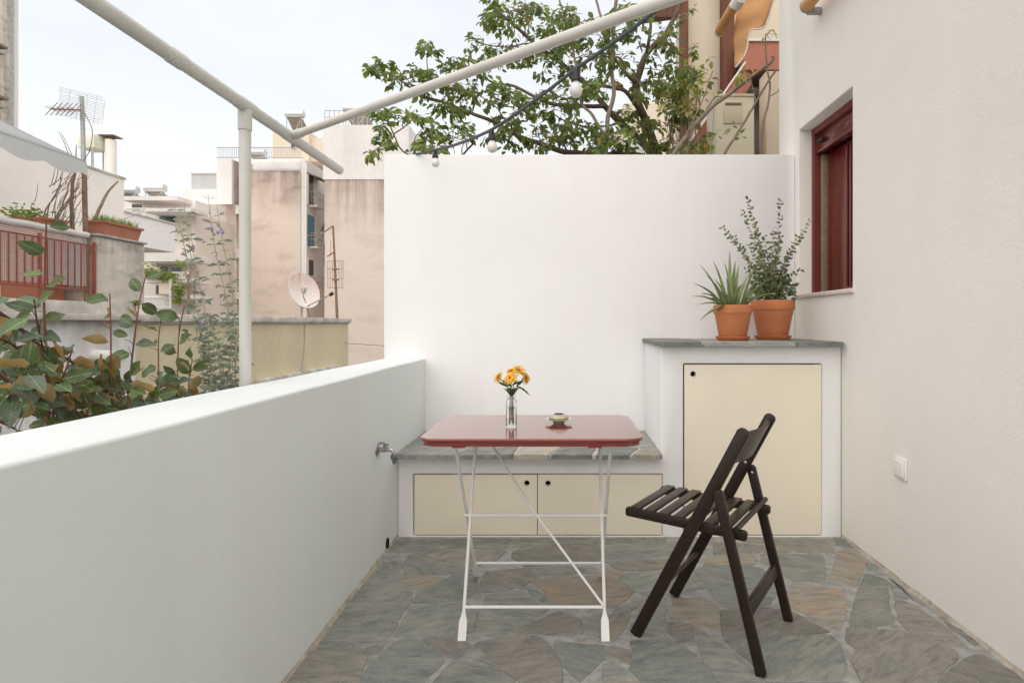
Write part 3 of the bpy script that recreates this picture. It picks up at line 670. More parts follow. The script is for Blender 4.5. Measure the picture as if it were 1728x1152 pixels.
def lobed_leaf(mb, base, d, nrm, L, wd, droop=0.3):
    d = d.normalized(); sx = d.cross(nrm).normalized(); up = sx.cross(d)
    if up.dot(nrm) < 0: up = -up
    ks = [.15, .5, .9, .55, 1.0, .6, .85, .4, .08]; n = len(ks); vs = []
    for i, k in enumerate(ks):
        t = i / (n - 1); c = base + d * L * t - up * L * droop * t * t
        vs += [c - sx * wd * k / 2 + up * wd * .1, c, c + sx * wd * k / 2 + up * wd * .1]
    mb.add(vs, [(i * 3 + j, i * 3 + j + 1, i * 3 + j + 4, i * 3 + j + 3) for i in range(n - 1) for j in (0, 1)])
FL = [((841, 637), (-.7, -.5, .5), .021, 'yellow chrysanthemum leaning out to the left of the bouquet', 2.24),
      ((861, 638), (-.1, -.85, .55), .022, 'yellow chrysanthemum at the front centre of the bouquet', 2.225),
      ((864, 626), (-.2, -.3, .9), .022, 'orange-yellow chrysanthemum behind the topmost bloom', 2.262),
      ((876, 625), (.35, -.55, .75), .024, 'topmost orange-yellow chrysanthemum of the bouquet', 2.25),
      ((887, 638), (.85, -.35, .25), .022, 'orange chrysanthemum facing right in the bouquet', 2.25)]
LV = {0: [((-.025, -.004, .010), .045, .016, -.1)], 1: [((-.02, -.02, .02), .05, .020, .1), ((.015, -.02, .018), .05, .022, .1)], 2: [((-.03, .0, -.002), .022, .012, .4)],
      3: [((.03, -.004, .01), .04, .014, .0)], 4: [((.03, -.004, -.004), .052, .012, .7), ((.02, -.01, .02), .04, .016, .1)]}
for i, (px, nv, rad, lab, dy) in enumerate(FL):
    c = at(px[0], px[1], dy); nv = Vector(nv).normalized()
    fo = thing('chrysanthemum', lab, 'flower', (vx, vy, TZ + .01), 'flowers in the vase')
    a = R(72 * i + 20); bot = Vector((vx + .008 * math.cos(a), vy + .008 * math.sin(a), TZ + (.012 if i != 1 else .022))); neck = Vector((vx + .006 * math.cos(a), vy + .006 * math.sin(a), TZ + .112))
    hb = c - nv * .012; mid = neck.lerp(hb, .55) + Vector((0, 0, .008))
    MB().tube([bot, bot.lerp(neck, .5), neck, mid, hb], .0017, 7).build('stem', m_stem, fo, smooth=60)
    hd = MB(); rr = random.Random(i); t0 = nv.orthogonal().normalized(); t1 = nv.cross(t0)
    for ring, (cnt, LL, el, mi) in enumerate(((17, 1.0, .05, 0), (15, .9, .25, 0), (12, .72, .55, 1), (9, .48, .95, 1))):
        for k in range(cnt):
            t = 2 * math.pi * (k + rr.uniform(-.25, .25)) / cnt + ring; q = t0 * math.cos(t) + t1 * math.sin(t)
            L = rad * LL * rr.uniform(.85, 1.12)
            petal_strip(hd, c + q * rad * .12 + nv * .001 * ring, q + nv * (el + rr.uniform(-.15, .15)), nv, L, rad * .26, rr.uniform(-.25, .05), mi if rr.random() < .8 else 1 - mi)
    head = hd.build('flower_head', [m_petal, m_petal2], fo, smooth=60)
    MB().lathe([(.0, .004), (.003, .0035), (.0045, .001), (.005, -.003)], 10, Matrix.Translation(c + nv * .003) @ nv.to_track_quat('Z', 'Y').to_matrix().to_4x4()).build('centre', m_disc, head, smooth=60)
    MB().lathe([(.0015, -.014), (.006, -.009), (.0075, -.002), (.006, .001)], 10, Matrix.Translation(c) @ nv.to_track_quat('Z', 'Y').to_matrix().to_4x4()).build('calyx', m_stem, head, smooth=60)
    for d, L, wd, dr in LV[i]:
        mb = MB(); d = Vector(d); lobed_leaf(mb, neck.lerp(mid, .7) + Vector((0, 0, .006)), d, Vector((0, -.6, .8)), L, wd, dr); mb.build('leaf', m_fleaf, fo, smooth=60)
    for k in range(2):
        mb = MB(); t = R(72 * i + 36 * k + 40); lobed_leaf(mb, neck + Vector((0, 0, .004)), Vector((math.cos(t) * .6, math.sin(t) * .6, .9)), Vector((-math.cos(t), -math.sin(t), .3)), .036, .018, .15); mb.build('leaf', m_fleaf, fo, smooth=60)

# --- metal dish
ax, ay = -.016, 2.335
ad_ = thing('ashtray', 'small round hammered metal ashtray with a brass band on the red table', 'ashtray', (ax, ay, TZ))
T = Matrix.Translation((ax, ay, TZ + .0005))
MB().lathe([(.0, .0), (.020, .0), (.0215, .002), (.024, .006), (.034, .011), (.050, .0145), (.0535, .0155), (.0535, .0168), (.036, .0165), (.0, .0165)], 40, T).build('saucer', m_dishglass, ad_, smooth=50)
MB().lathe([(.0335, .0168), (.0385, .0182), (.0390, .0205), (.0375, .0215)], 40, T).build('brass_band', m_brass, ad_, smooth=50)
MB().lathe([(.0374, .0214), (.034, .0265), (.027, .031), (.0205, .0335), (.019, .0345), (.0175, .0338), (.016, .028), (.0, .027)], 40, T).build('lid', m_silver, ad_, smooth=50)
MB().lathe([(.0158, .0275), (.0192, .0348), (.0172, .0355), (.0145, .0285)], 30, T, closed=True).build('rim', m_rubber, ad_, smooth=50)

# --- folding chair
A_ = Vector((.244, 2.111, 0)); B_ = Vector((.617, 1.881, 0)); C_ = Vector((.4576, 2.457, 0))
cu = (A_ - B_).normalized(); cv = Vector((-cu.y, cu.x, 0)); cv = cv if cv.dot(C_ - A_) > 0 else -cv
CW = .4066
CM = Matrix(((cu.x, cv.x, 0, B_.x), (cu.y, cv.y, 0, B_.y), (0, 0, 1, 0), (0, 0, 0, 1)))   # local x = towards the seat front, y = across, z = up
ch = thing('folding_chair', 'dark brown wooden folding chair with slatted seat beside the table', 'chair', (CM @ Vector((.22, .2, 0))))
def beam(p, q, wside, th, y0, bev=.003, round_top=True):
    """flat bar in the chair's side plane from p to q (x, z), wside wide, y0..y0+th across"""
    p = Vector((p[0], 0, p[1])); q = Vector((q[0], 0, q[1])); d = (q - p); L = d.length; d.normalize(); nrm = Vector((d.z, 0, -d.x))
    prof = [(-wside / 2, 0), (wside / 2, 0), (wside / 2, L - .012), (wside * .36, L - .003), (wside * .12, L), (-wside * .12, L), (-wside * .36, L - .003), (-wside / 2, L - .012)]
    if not round_top: prof = [(-wside / 2, .006), (-wside / 2 + .006, 0), (wside / 2 - .006, 0), (wside / 2, .006), (wside / 2, L - .006), (wside / 2 - .006, L), (-wside / 2 + .006, L), (-wside / 2, L - .006)]
    bm = bmesh.new(); vs = []
    for yy in (y0, y0 + th): vs.append([bm.verts.new(p + nrm * a + d * b + Vector((0, yy, 0))) for a, b in prof])
    n = len(prof); bm.faces.new(vs[0]); bm.faces.new(vs[1][::-1])
    for i in range(n): bm.faces.new((vs[0][i], vs[1][i], vs[1][(i + 1) % n], vs[0][(i + 1) % n]))
    bmesh.ops.recalc_face_normals(bm, faces=bm.faces[:])
    es = [e for e in bm.edges if e.calc_face_angle(0) > R(50)]
    bmesh.ops.bevel(bm, geom=es, offset=bev, segments=2, profile=0.5, affect='EDGES'); bm.transform(CM); return MB().bm(bm)
PF, PT = (.438, .006), (.055, .762)
LF, LT = (.0, .006), (.138, .562)
px_ = lambda z: PF[0] + (PT[0] - PF[0]) * (z - PF[1]) / (PT[1] - PF[1])
lx_ = lambda z: LF[0] + (LT[0] - LF[0]) * (z - LF[1]) / (LT[1] - LF[1])
for s in (0, 1):
    yl = -.010 if s == 0 else CW - .010; yp = .011 if s == 0 else CW - .031; yr = .033 if s == 0 else CW - .053
    beam(PF, PT, .041, .020, yp).build('back_post', m_darkwood, ch, smooth=40)
    lg = beam(LF, LT, .033, .020, yl).build('leg', m_darkwood, ch, smooth=40)
    beam((.055, .415), (.484, .428), .032, .019, yr, round_top=False).build('seat_rail', m_darkwood, ch, smooth=40)
    ys = yl - .001 if s == 0 else yl - .002
    for (bx, bz) in ((lx_(.535), .535),) if s == 1 else ():
        MB().lathe([(.0, .002), (.004, .0018), (.006, .0005), (.006, 0)], 14, CM @ Matrix.Translation((bx, (yl if s == 0 else yl), bz)) @ Matrix.Rotation(R(90), 4, 'X')).build('bolt', m_chrome, lg, smooth=40)
    bp = (px_(.575), .575)
    if s == 1: MB().lathe([(.0, .002), (.004, .0018), (.006, .0005), (.006, 0)], 14, CM @ Matrix.Translation((bp[0], yp, bp[1])) @ Matrix.Rotation(R(90), 4, 'X')).build('bolt', m_chrome, ch, smooth=40)
for i in range(7):
    x0 = .464 - i * .0535; zz = .428 + (x0 - .47) * .031 + .0155
    bm = MB().rbox((x0 - .037, .034, zz - .004), (x0, CW - .034, zz + .0065), .0028, 2, CM)
    bm.build('seat_slat', m_slat, ch, smooth=40)
# backrest: a bent board between the posts
vs = []; n = 14
for k in range(n + 1):
    t = k / n; y = .030 + (CW - .060) * t; bow = .034 * (4 * t * (1 - t))
    for (z_, th) in ((.655, 0), (.658, -.004), (.742, -.004), (.746, 0)): pass
    for (z_, off) in ((.637, -.002), (.637, .009), (.748, .009), (.748, -.002)):
        x = px_(z_) - bow + off + .004; vs.append(CM @ Vector((x, y, z_ - .018 * (1 - 4 * t * (1 - t)) * 0)))
fs = [(i * 4 + j, i * 4 + (j + 1) % 4, (i + 1) * 4 + (j + 1) % 4, (i + 1) * 4 + j) for i in range(n) for j in range(4)] + [(3, 2, 1, 0), (n * 4, n * 4 + 1, n * 4 + 2, n * 4 + 3)]
MB().add(vs, fs).build('backrest', m_slat, ch, smooth=40)
def cross(xa, za, r_, y0, y1, flat=None):
    if flat: return MB().rbox((-.009, y0, -flat / 2), (.009, y1, flat / 2), .003, 2, CM @ Matrix.Translation((xa, 0, za)) @ Matrix.Rotation(R(14), 4, 'Y'))
    return MB().tube([CM @ Vector((xa, y0, za)), CM @ Vector((xa, y1, za))], r_, 14)
cross(lx_(.445) - .028, .442, .0095, .008, CW - .008).build('stretcher', m_darkwood, ch, smooth=40)
cross(lx_(.19), .19, 0, .008, CW - .010, .042).build('stretcher', m_darkwood, ch, smooth=40)
cross(px_(.20) - .004, .20, .0085, .030, CW - .030).build('stretcher', m_slat, ch, smooth=40)

# --- terracotta pots, saucers, plants
def pot(cx, cy, z, rt, rb, h, lab, slab_lab):
    T = Matrix.Translation((cx, cy, z)); sr = rb * 1.26
    MB().lathe([(.0, .0), (sr * .86, .0), (sr * .90, .003), (sr * .98, .014), (sr, .016), (sr, .021), (sr * .955, .021), (sr * .93, .012), (sr * .80, .008), (.0, .008)], 44, T).build(
        'plant_saucer', m_terra2, smooth=50, label=slab_lab, cat='saucer', group='pot saucers', origin=Vector((cx, cy, z)))
    zb = z + .0085; h -= .0085; L = h * .26
    o = thing('flower_pot', lab, 'pot', (cx, cy, zb), 'terracotta pots'); T = Matrix.Translation((cx, cy, zb))
    rm = rb + (rt * .93 - rb) * .98
    MB().lathe([(.0, .0), (rb * .95, .0), (rb, .004), (rm, h - L - .002), (rm + .001, h - L), (rt * .965, h - L + .001), (rt * .985, h - L + .006), (rt, h - .006), (rt * .985, h - .001), (rt * .96, h), (rt * .90, h - .004), (rt * .86, h * .6), (rb * .8, .02), (.0, .02)], 56, T).build('pot', m_terra, o, smooth=45)
    MB().lathe([(rt * .85, h * .70), (rt * .885, h - .022), (rt * .5, h - .015), (.0, h - .013)], 30, T).build('soil', m_soil, o, smooth=60)
    return Vector((cx, cy, zb + h - .018))
ZS = 1.0075
p1 = pot(.926, 3.30, ZS, .104, .073, .190, 'smaller terracotta pot holding the aloe on the cupboard top', 'terracotta saucer under the smaller pot of aloe')
p2 = pot(1.205, 3.475, ZS, .121, .082, .222, 'larger terracotta pot holding the small-leaved shrub beside the window', 'terracotta saucer under the larger pot by the window')
# aloe
m_aloe = simple('aloe_green', (0.20, 0.25, 0.10), 0.45, 0.25, 22, 0.05, 60, rnd=0.18)
al = thing('aloe_plant', 'spiky green aloe with long curving leaves in the smaller pot', 'plant', p1)
tips = [((1170,478),-.06),((1181,541),-.14),((1180,446),-.02),((1203,440),-.05),((1190,463),-.10),((1222,442),.05),((1231,422),-.02),((1241,440),.04),((1247,446),.08),
        ((1283,436),-.03),((1284,468),.06),((1312,495),-.10),((1183,495),-.02),((1212,492),-.16),((1262,470),.10),((1226,468),-.12),((1252,480),-.14),((1205,470),.10),((1270,455),.12),((1193,505),-.06),((1166,500),-.04),((1176,515),-.10),((1290,480),-.12),((1300,470),.02),((1205,525),-.16),((1272,500),-.15)]
for i, ((tx, ty), dy) in enumerate(tips):
    tip = at(tx, ty, 3.30 + dy); t = random.uniform(0, 6.28); base = p1 + Vector(((tip.x - p1.x) * .22 + .012 * math.cos(t), dy * .2 + .012 * math.sin(t), -.008))
    d = tip - base; mid = base.lerp(tip, .5) + Vector((-.16 * d.x, -.1 * dy, .035 + .10 * max(0, .20 - d.z)))
    pts = [(1 - s) ** 2 * base + 2 * s * (1 - s) * mid + s * s * tip for s in [k / 8 for k in range(9)]]
    wmax = random.uniform(.0115, .0165); mb = MB(); vs = []
    for k, p in enumerate(pts):
        s = k / 8; wd = wmax * (1 - s) ** .75 * (.9 + .3 * min(1, s * 4)) + .0006
        tg = (pts[min(k + 1, 8)] - pts[max(k - 1, 0)]).normalized(); out = Vector((tip.x - p1.x, dy, .02)); sx = tg.cross(out)
        sx = sx.normalized() if sx.length > 1e-4 else Vector((1, 0, 0)); up = sx.cross(tg).normalized()
        if up.z < 0: up = -up
        vs += [p - sx * wd + up * wd * .25, p - up * wd * .65, p + sx * wd + up * wd * .25, p - up * wd * .05]
    fs = [(a * 4 + j, a * 4 + (j + 1) % 4, a * 4 + 4 + (j + 1) % 4, a * 4 + 4 + j) for a in range(8) for j in range(4)] + [(0, 1, 2, 3), (35, 34, 33, 32)]
    mb.add(vs, fs).build('leaf', m_aloe, al, smooth=60)

# --- leaf tools shared by the plants
def leaf_mesh(name, mat, L, wd, fold=.18, droop=.15, blunt=.5, wave=0.0, stalk=.06):
    mb = MB(); n = 6; vs = []
    for i in range(n + 1):
        t = i / n; k = math.sin(math.pi * min(1, t ** (.75 + .3 * (1 - blunt)) )) ** (.62 if blunt > .4 else .85) if 0 < t < 1 else .03
        x = stalk * L + t * L * (1 - stalk); z = -droop * L * t * t; w_ = wd / 2 * k; wv = wave * wd * math.sin(t * 9)
        vs += [(x, -w_, z + fold * w_ + wv), (x, 0, z), (x, w_, z + fold * w_ - wv)]
    fs = [(i * 3 + j, i * 3 + 3 + j, i * 3 + 4 + j, i * 3 + 1 + j) for i in range(n) for j in (0, 1)]
    mb.add(vs, fs); mb.add([(0, -.02 * wd, 0), (0, .02 * wd, 0), (stalk * L, .03 * wd, 0), (stalk * L, -.03 * wd, 0)], [(0, 3, 2, 1)])
    return mb.mesh(name, mat, 60)
def leaf_matrix(pos, d, up, s=1.0):
    d = d.normalized(); y = up.cross(d)
    if y.length < 1e-4: y = Vector((1, 0, 0)).cross(d)
    y.normalize(); z = d.cross(y)
    return Matrix.Translation(pos) @ Matrix((d, y, z)).transposed().to_4x4() @ Matrix.Scale(s, 4)
def plant_leaves(root, leaves, variants, limit=300, name='leaf', key=None):
    """leaves: (matrix, variant). The nearest become parts, the rest one joined part."""
    leaves = sorted(leaves, key=key or (lambda q: q[0].translation.y))
    for M, v in leaves[:limit]: inst(name, variants[v], M, root)
    rest = leaves[limit:]
    if rest:
        mats = []; mb = MB()
        for m in variants:
            if m.materials[0] not in mats: mats.append(m.materials[0])
        for M, v in rest:
            me = variants[v]; mb.add([M @ q.co for q in me.vertices], [tuple(p.vertices) for p in me.polygons], mats.index(me.materials[0]))
        mb.build('foliage', mats, root, smooth=60, kind='stuff')
def rdir(rg, el=0.0):
    t = rg.uniform(0, 2 * math.pi); return Vector((math.cos(t), math.sin(t), el))
def along(pts, s):
    pts = [Vector(p) for p in pts]; Ls = [(pts[i + 1] - pts[i]).length for i in range(len(pts) - 1)]; tot = sum(Ls); q = s * tot
    for i, L in enumerate(Ls):
        if q <= L or i == len(Ls) - 1: return pts[i].lerp(pts[i + 1], q / L if L else 0), (pts[i + 1] - pts[i]).normalized(), tot
        q -= L
def smooth_path(pts, n=4):
    pts = [Vector(p) for p in pts]; out = []
    for i in range(len(pts) - 1):
        p0 = pts[max(i - 1, 0)]; p1_ = pts[i]; p2_ = pts[i + 1]; p3 = pts[min(i + 2, len(pts) - 1)]
        for k in range(n):
            t = k / n; out.append(.5 * ((2 * p1_) + (p2_ - p0) * t + (2 * p0 - 5 * p1_ + 4 * p2_ - p3) * t * t + (3 * p1_ - p0 - 3 * p2_ + p3) * t ** 3))
    out.append(pts[-1]); return out

# --- small-leaved shrub in the larger pot
m_germ = leafmat('germander_leaf', (0.13, 0.16, 0.075), (0.26, 0.28, 0.20), 0.6, 0.3)
m_gstem = simple('pale_stem', (0.36, 0.33, 0.22), 0.7, 0.15, 30)
m_gwood = simple('brown_twig', (0.10, 0.06, 0.045), 0.8, 0.2, 30)
GV = [leaf_mesh('leaf', m_germ, L, wd, .25, dr, .3) for L, wd, dr in ((.042, .025, .1), (.038, .023, .3), (.034, .020, .0))]
ps = thing('potted_shrub', 'airy small-leaved grey-green shrub in the larger terracotta pot', 'plant', p2); rg = random.Random(3); lv = []
tops = [((1262,337),.06),((1317,340),.0),((1220,385),-.05),((1366,374),-.02),((1253,356),-.02),((1337,420),-.10),((1290,400),.04),((1305,385),-.08),((1280,440),-.12),((1325,455),-.10),((1340,490),-.06),((1258,455),-.05),((1300,450),-.12),((1317,400),.05),((1240,400),-.08),((1275,380),-.10),((1345,400),-.05),((1330,430),.04),((1265,415),.05),((1310,425),-.14),((1350,455),.02)]
stems = MB()
for (tx, ty), dy in tops:
    tip = at(tx, ty, 3.47 + dy); base = p2 + Vector((rg.uniform(-.02, .02), rg.uniform(-.02, .02), -.01)); mid = base.lerp(tip, .5) + Vector((0, rg.uniform(-.02, .02), .035))
    pts = smooth_path([base, mid, tip], 6); L = (tip - base).length; stems.tube(pts, [.0028 * (1 - .7 * k / 12) for k in range(13)], 5)
    n = int(L / .021)
    for k in range(2, n + 1):
        p, d, _ = along(pts, k / n); t = k * 1.57 + rg.uniform(-.3, .3); o1 = d.orthogonal().normalized(); o2 = d.cross(o1)
        for sgn in (1, -1):
            if rg.random() < .08: continue
            q = (o1 * math.cos(t) + o2 * math.sin(t)) * sgn + d * rg.uniform(.3, .9)
            lv.append((leaf_matrix(p, q + Vector((0, 0, rg.uniform(-.5, .4))), Vector((rg.uniform(-.7, .7), -1, rg.uniform(.1, 1.1))), rg.uniform(.6, 1.0) * (.65 + .35 * (1 - k / n) + .1)), rg.randrange(3)))
for k in range(230):
    t = rg.uniform(0, 6.28); rr = rg.uniform(.02, .12); p = p2 + Vector((rr * math.cos(t), rr * math.sin(t) * .8, rg.uniform(.02, .20 - rr * .6)))
    lv.append((leaf_matrix(p, Vector((math.cos(t), math.sin(t), rg.uniform(-.6, .8))), Vector((rg.uniform(-.8, .8), -1, rg.uniform(.0, 1.2))), rg.uniform(.6, 1.0)), rg.randrange(3)))
stems.build('stems', m_gstem, ps, smooth=60)
MB().tube([p2 - Vector((0, 0, .02)), p2 + Vector((.004, 0, .03)), p2 + Vector((0, .004, .09))], [.016, .013, .006], 8).build('trunk', m_gwood, ps, smooth=60)
m_lilac = simple('lilac_petal', (0.30, 0.30, 0.52), 0.6, 0.2, 60)
plant_leaves(ps, lv, GV, 300)
for (x, y) in ((1270, 352), (1311, 375), (1299, 410), (1320, 365), (1337, 435), (1322, 458)):
    MB().lathe([(.0, -.008), (.004, -.004), (.005, .002), (.002, .006), (.0, .007)], 7, Matrix.Translation(at(x, y, 3.44))).build('blossom', m_lilac, ps, smooth=60)

# --- garden tap on the parapet
tz, ty_ = .520, 2.775; tp = thing('garden_tap', 'chrome garden tap with grey hose connector on the parapet', 'tap', (XP, ty_, tz))
MB().lathe([(.0, .0), (.031, .0), (.030, .004), (.022, .008), (.012, .010)], 28, Matrix.Translation((XP, ty_, tz)) @ Matrix.Rotation(R(90), 4, 'Y')).build('flange', m_chrome, tp, smooth=50)
MB().tube([(XP, ty_, tz), (XP + .022, ty_, tz), (XP + .023, ty_, tz), (XP + .036, ty_, tz), (XP + .037, ty_, tz), (XP + .052, ty_, tz)], [.009, .009, .0125, .0125, .010, .010], 14).build('body', m_chrome, tp, smooth=50)
MB().tube(smooth_path([(XP + .045, ty_, tz), (XP + .062, ty_, tz - .001), (XP + .074, ty_, tz - .010), (XP + .078, ty_, tz - .024)], 4), .0085, 12).build('spout', m_chrome, tp, smooth=50)
MB().tube([(XP + .034, ty_, tz + .008), (XP + .034, ty_, tz + .028)], .006, 12).rbox((XP + .006, ty_ - .008, tz + .026), (XP + .050, ty_ + .008, tz + .036), .003).rbox((XP + .044, ty_ - .008, tz + .016), (XP + .051, ty_ + .008, tz + .034), .002).build('handle', m_chrome, tp, smooth=50)
MB().lathe([(.0, -.022), (.015, -.022), (.0165, -.019), (.0165, -.006), (.014, .0), (.0, .0)], 20, Matrix.Translation((XP + .078, ty_, tz - .022))).lathe([(.0, -.042), (.0075, -.042), (.0085, -.034), (.010, -.022), (.0, -.022)], 16, Matrix.Translation((XP + .078, ty_, tz - .0225))).build('hose_connector', m_gplastic, tp, smooth=40)

# --- pvc pipe frame above the terrace
PX, PZ = -1.130, 1.872
pf = thing('pipe_frame', 'pale grey plastic pipe pergola frame with one upright above the parapet', 'frame', (PX, 2.15, .42))
MB().tube([(PX, -2.0, PZ), (PX, 3.06, PZ)], .0215, 20).build('rail_pipe', m_pvc, pf, smooth=50)
MB().tube([(PX - .006, 2.165, .40), (PX, 2.150, PZ - .03)], .0200, 20).build('upright_pipe', m_pvc, pf, smooth=50)
q1 = Vector((PX, 2.508, PZ)); qd = (Vector((.22, 1.497, PZ + .012)) - q1); q2 = q1 + qd * ((XR - .005 - PX) / qd.x)
MB().tube([q1, q2], .0155, 18).build('cross_pipe', m_pvcl, pf, smooth=50)
def coupling(a, b, r_): MB().tube([a, Vector(a).lerp(Vector(b), .08), Vector(a).lerp(Vector(b), .92), b], [r_ * .97, r_, r_, r_ * .97], 20).build('coupling', m_pvc, pf, smooth=40)
coupling((PX, 1.735, PZ), (PX, 1.80, PZ), .0238)
coupling((PX, 2.10, PZ), (PX, 2.20, PZ), .0240); coupling((PX, 2.150, PZ - .088), (PX, 2.150, PZ - .015), .0232)
coupling((PX, 2.46, PZ), (PX, 2.555, PZ), .0236); coupling(q1 + qd.normalized() * .01, q1 + qd.normalized() * .085, .0185)

# --- string of lamps
slt = thing('string_light', 'black cable with three unlit white bulbs strung up to the tall wall', 'lights', (-.95, YB, 2.14))
L1, L2, L3 = at(973, 117, 2.10), at(829, 221, 2.68), at(734, 254, 3.50)
path = [Vector((XR - .004, .95, 2.42)), at(1140, -8, 1.70), L1 + Vector((0, 0, .004)), L2 + Vector((0, 0, .004)), L3 + Vector((0, 0, .003)), Vector((-.925, YB + .03, 2.150)), Vector((-.99, YB + .12, 2.150))]
cab = MB()
for i in range(len(path) - 1):
    a, b = path[i], path[i + 1]; sag = .012 * (b - a).length
    cab.tube([a.lerp(b, k / 8) - Vector((0, 0, sag * 4 * (k / 8) * (1 - k / 8))) for k in range(9)], .0082, 8, squash=.45)
cab.build('cable', m_cable, slt, smooth=60)
for P, til in ((L1, .03), (L2, -.06), (L3, -.05)):
    T = Matrix.Translation(P) @ Matrix.Rotation(til, 4, 'Y')
    hd = MB().lathe([(.0, .006), (.010, .006), (.0125, .002), (.0125, -.012), (.0155, -.028), (.0155, -.030), (.0185, -.033), (.0185, -.042), (.016, -.044), (.0, -.044)], 20, T).build('lamp_holder', m_rubber, slt, smooth=40)
    MB().lathe([(.0115, -.043), (.0125, -.048), (.018, -.056), (.0218, -.067), (.0225, -.075), (.021, -.084), (.016, -.092), (.008, -.0965), (.0, -.0975)], 24, T).build('bulb', m_bulb, hd, smooth=60)

# ================================================================== PLANTS BEYOND THE PARAPET
# --- large-leaved shrub
m_el = leafmat('shrub_leaf', (0.078, 0.122, 0.044), (0.30, 0.21, 0.085), 0.34, 0.3, 0.12, 0.7)
m_el2 = leafmat('shrub_leaf_grey', (0.100, 0.140, 0.090), (0.32, 0.24, 0.11), 0.42, 0.25, 0.12, 0.6)
m_el3 = leafmat('shrub_leaf_light', (0.105, 0.14, 0.045), (0.32, 0.23, 0.10), 0.40, 0.3, 0.15, 0.6)
m_rtwig = simple('red_brown_twig', (0.17, 0.055, 0.025), 0.7, 0.25, 40)
m_btwig = simple('shrub_wood', (0.15, 0.10, 0.065), 0.8, 0.2, 30)
EV = [leaf_mesh('leaf', m, L, wd, fo, dr, .6, wv, .12) for m, L, wd, fo, dr, wv in ((m_el, .062, .033, .35, .15, .10), (m_el, .055, .031, .25, .3, .14), (m_el2, .062, .026, .5, .15, .12), (m_el3, .058, .028, .45, -.15, .12), (m_el2, .052, .026, .35, .4, .10))]
sh_ = thing('broadleaf_shrub', 'broad-leaved evergreen shrub with tan leaf undersides spilling over the parapet', 'shrub', (-1.4, 1.6, .42)); rg = random.Random(21); lv = []
def shp(cx, cy, dx=0):                                   # a point of the shrub, close outside the parapet
    x, y = cx / 2.618, 300 + cy / 2.618; Y = (1.30 + dx) * F / (CX - x); return at(x, y, Y)
ST_ = [([(215,1010),(205,790),(195,560),(198,400),(205,190)], .05, .0030, 9), ([(500,1050),(490,880),(490,700),(485,510)], .0, .0026, 8), ([(560,1040),(580,830),(600,660),(620,530),(645,430)], .02, .0026, 11),
       ([(690,1060),(700,870),(700,720),(715,600)], .05, .0024, 9), ([(760,1080),(780,970),(790,700),(815,565)], .0, .0026, 11), ([(-60,560),(60,640),(200,760),(300,800),(380,880)], .10, .0048, 14),
       ([(-80,800),(40,900),(150,950),(280,1010),(420,1065)], -.04, .0052, 15), ([(240,980),(290,850),(320,755)], .0, .0026, 7), ([(200,800),(165,640),(150,535)], .08, .0024, 6), ([(-40,1060),(20,1085),(70,1110)], -.06, .0030, 4),
       ([(380,1060),(410,960),(400,860),(430,800)], .06, .003, 9), ([(620,1060),(560,940),(520,870)], .02, .003, 8), ([(640,1050),(690,950),(740,900)], -.03, .0026, 8), ([(830,1010),(835,900),(850,800)], .04, .0026, 8), ([(-20,700),(60,740),(130,800)], .02, .003, 7)]
tw = []
for (pp, dx, r_, nl) in ST_:
    pts = smooth_path([shp(a, b, dx + rg.uniform(-.02, .02)) for a, b in pp], 5); n = len(pts)
    tw.append((pts, r_))
    for k in range(nl):
        s = (k + .6 + rg.uniform(-.25, .25)) / nl; p, d, _ = along(pts, min(.995, s)); t = k * 2.4 + rg.uniform(-.5, .5); o1 = d.orthogonal().normalized(); o2 = d.cross(o1)
        q = o1 * math.cos(t) + o2 * math.sin(t); q.y *= .55; up = Vector((rg.uniform(-.5, .7), -1.0 * rg.choice((1, 1, 1, 1, 1, -.8)), rg.uniform(.1, .9)))
        lv.append((leaf_matrix(p, q + d * rg.uniform(-.1, .7) + Vector((0, 0, rg.uniform(-.5, .25))), up, rg.uniform(.85, 1.3)), rg.randrange(5)))
    for k in range(3):                                   # small side shoots
        p, d, _ = along(pts, rg.uniform(.25, .9)); e = p + Vector((rg.uniform(-.03, .03), rg.uniform(-.03, .01), rg.uniform(.0, .04))); tw.append(([p, p.lerp(e, .5) + Vector((0, 0, .003)), e], .0013))
# the dense low mass
mass = [(130,980,130,70,34),(330,960,120,80,46),(300,880,110,70,34),(500,960,90,80,34),(640,980,80,60,26),(790,950,60,60,20),(60,760,70,60,16),(60,900,60,60,14),(200,860,90,60,20),(420,880,80,70,22),(20,680,40,60,8),(480,1040,120,40,22),(250,1060,80,40,12),(700,1030,80,30,14)]
for cx, cy, rx, ry, n in mass:
    for k in range(int(n * .62)):
        t = rg.uniform(0, 6.28); q = math.sqrt(rg.random()); p = shp(cx + rx * q * math.cos(t), cy + ry * q * math.sin(t), rg.uniform(-.10, .14))
        d = Vector((rg.uniform(-1, 1), rg.uniform(-.7, .3), rg.uniform(-.8, .5))); up = Vector((rg.uniform(-.6, .9), rg.choice((-1, -1, -1, -1, .8)) * rg.uniform(.3, 1), rg.uniform(.1, 1)))
        lv.append((leaf_matrix(p, d, up, rg.uniform(.8, 1.35)), rg.randrange(5)))
        if k % 4 == 0: tw.append(([p, p - d.normalized() * .03 + Vector((0, .02, -.02)), p + Vector((rg.uniform(-.05, .05), .05, -.10))], .0016))
for i, (pts, r_) in enumerate(tw):
    if r_ > .0022:
        pts2 = [Vector((pts[0].x * .5 + -1.45 * .5, pts[0].y + .05, .40))] + list(pts) if pts[0].z > .45 else list(pts)
        MB().tube(pts2, [r_ * 1.2] + [r_ * (1.15 - .55 * k / len(pts2)) for k in range(len(pts2) - 1)], 6).build('stem', m_rtwig if r_ < .0045 else m_btwig, sh_, smooth=60)
fine = MB()
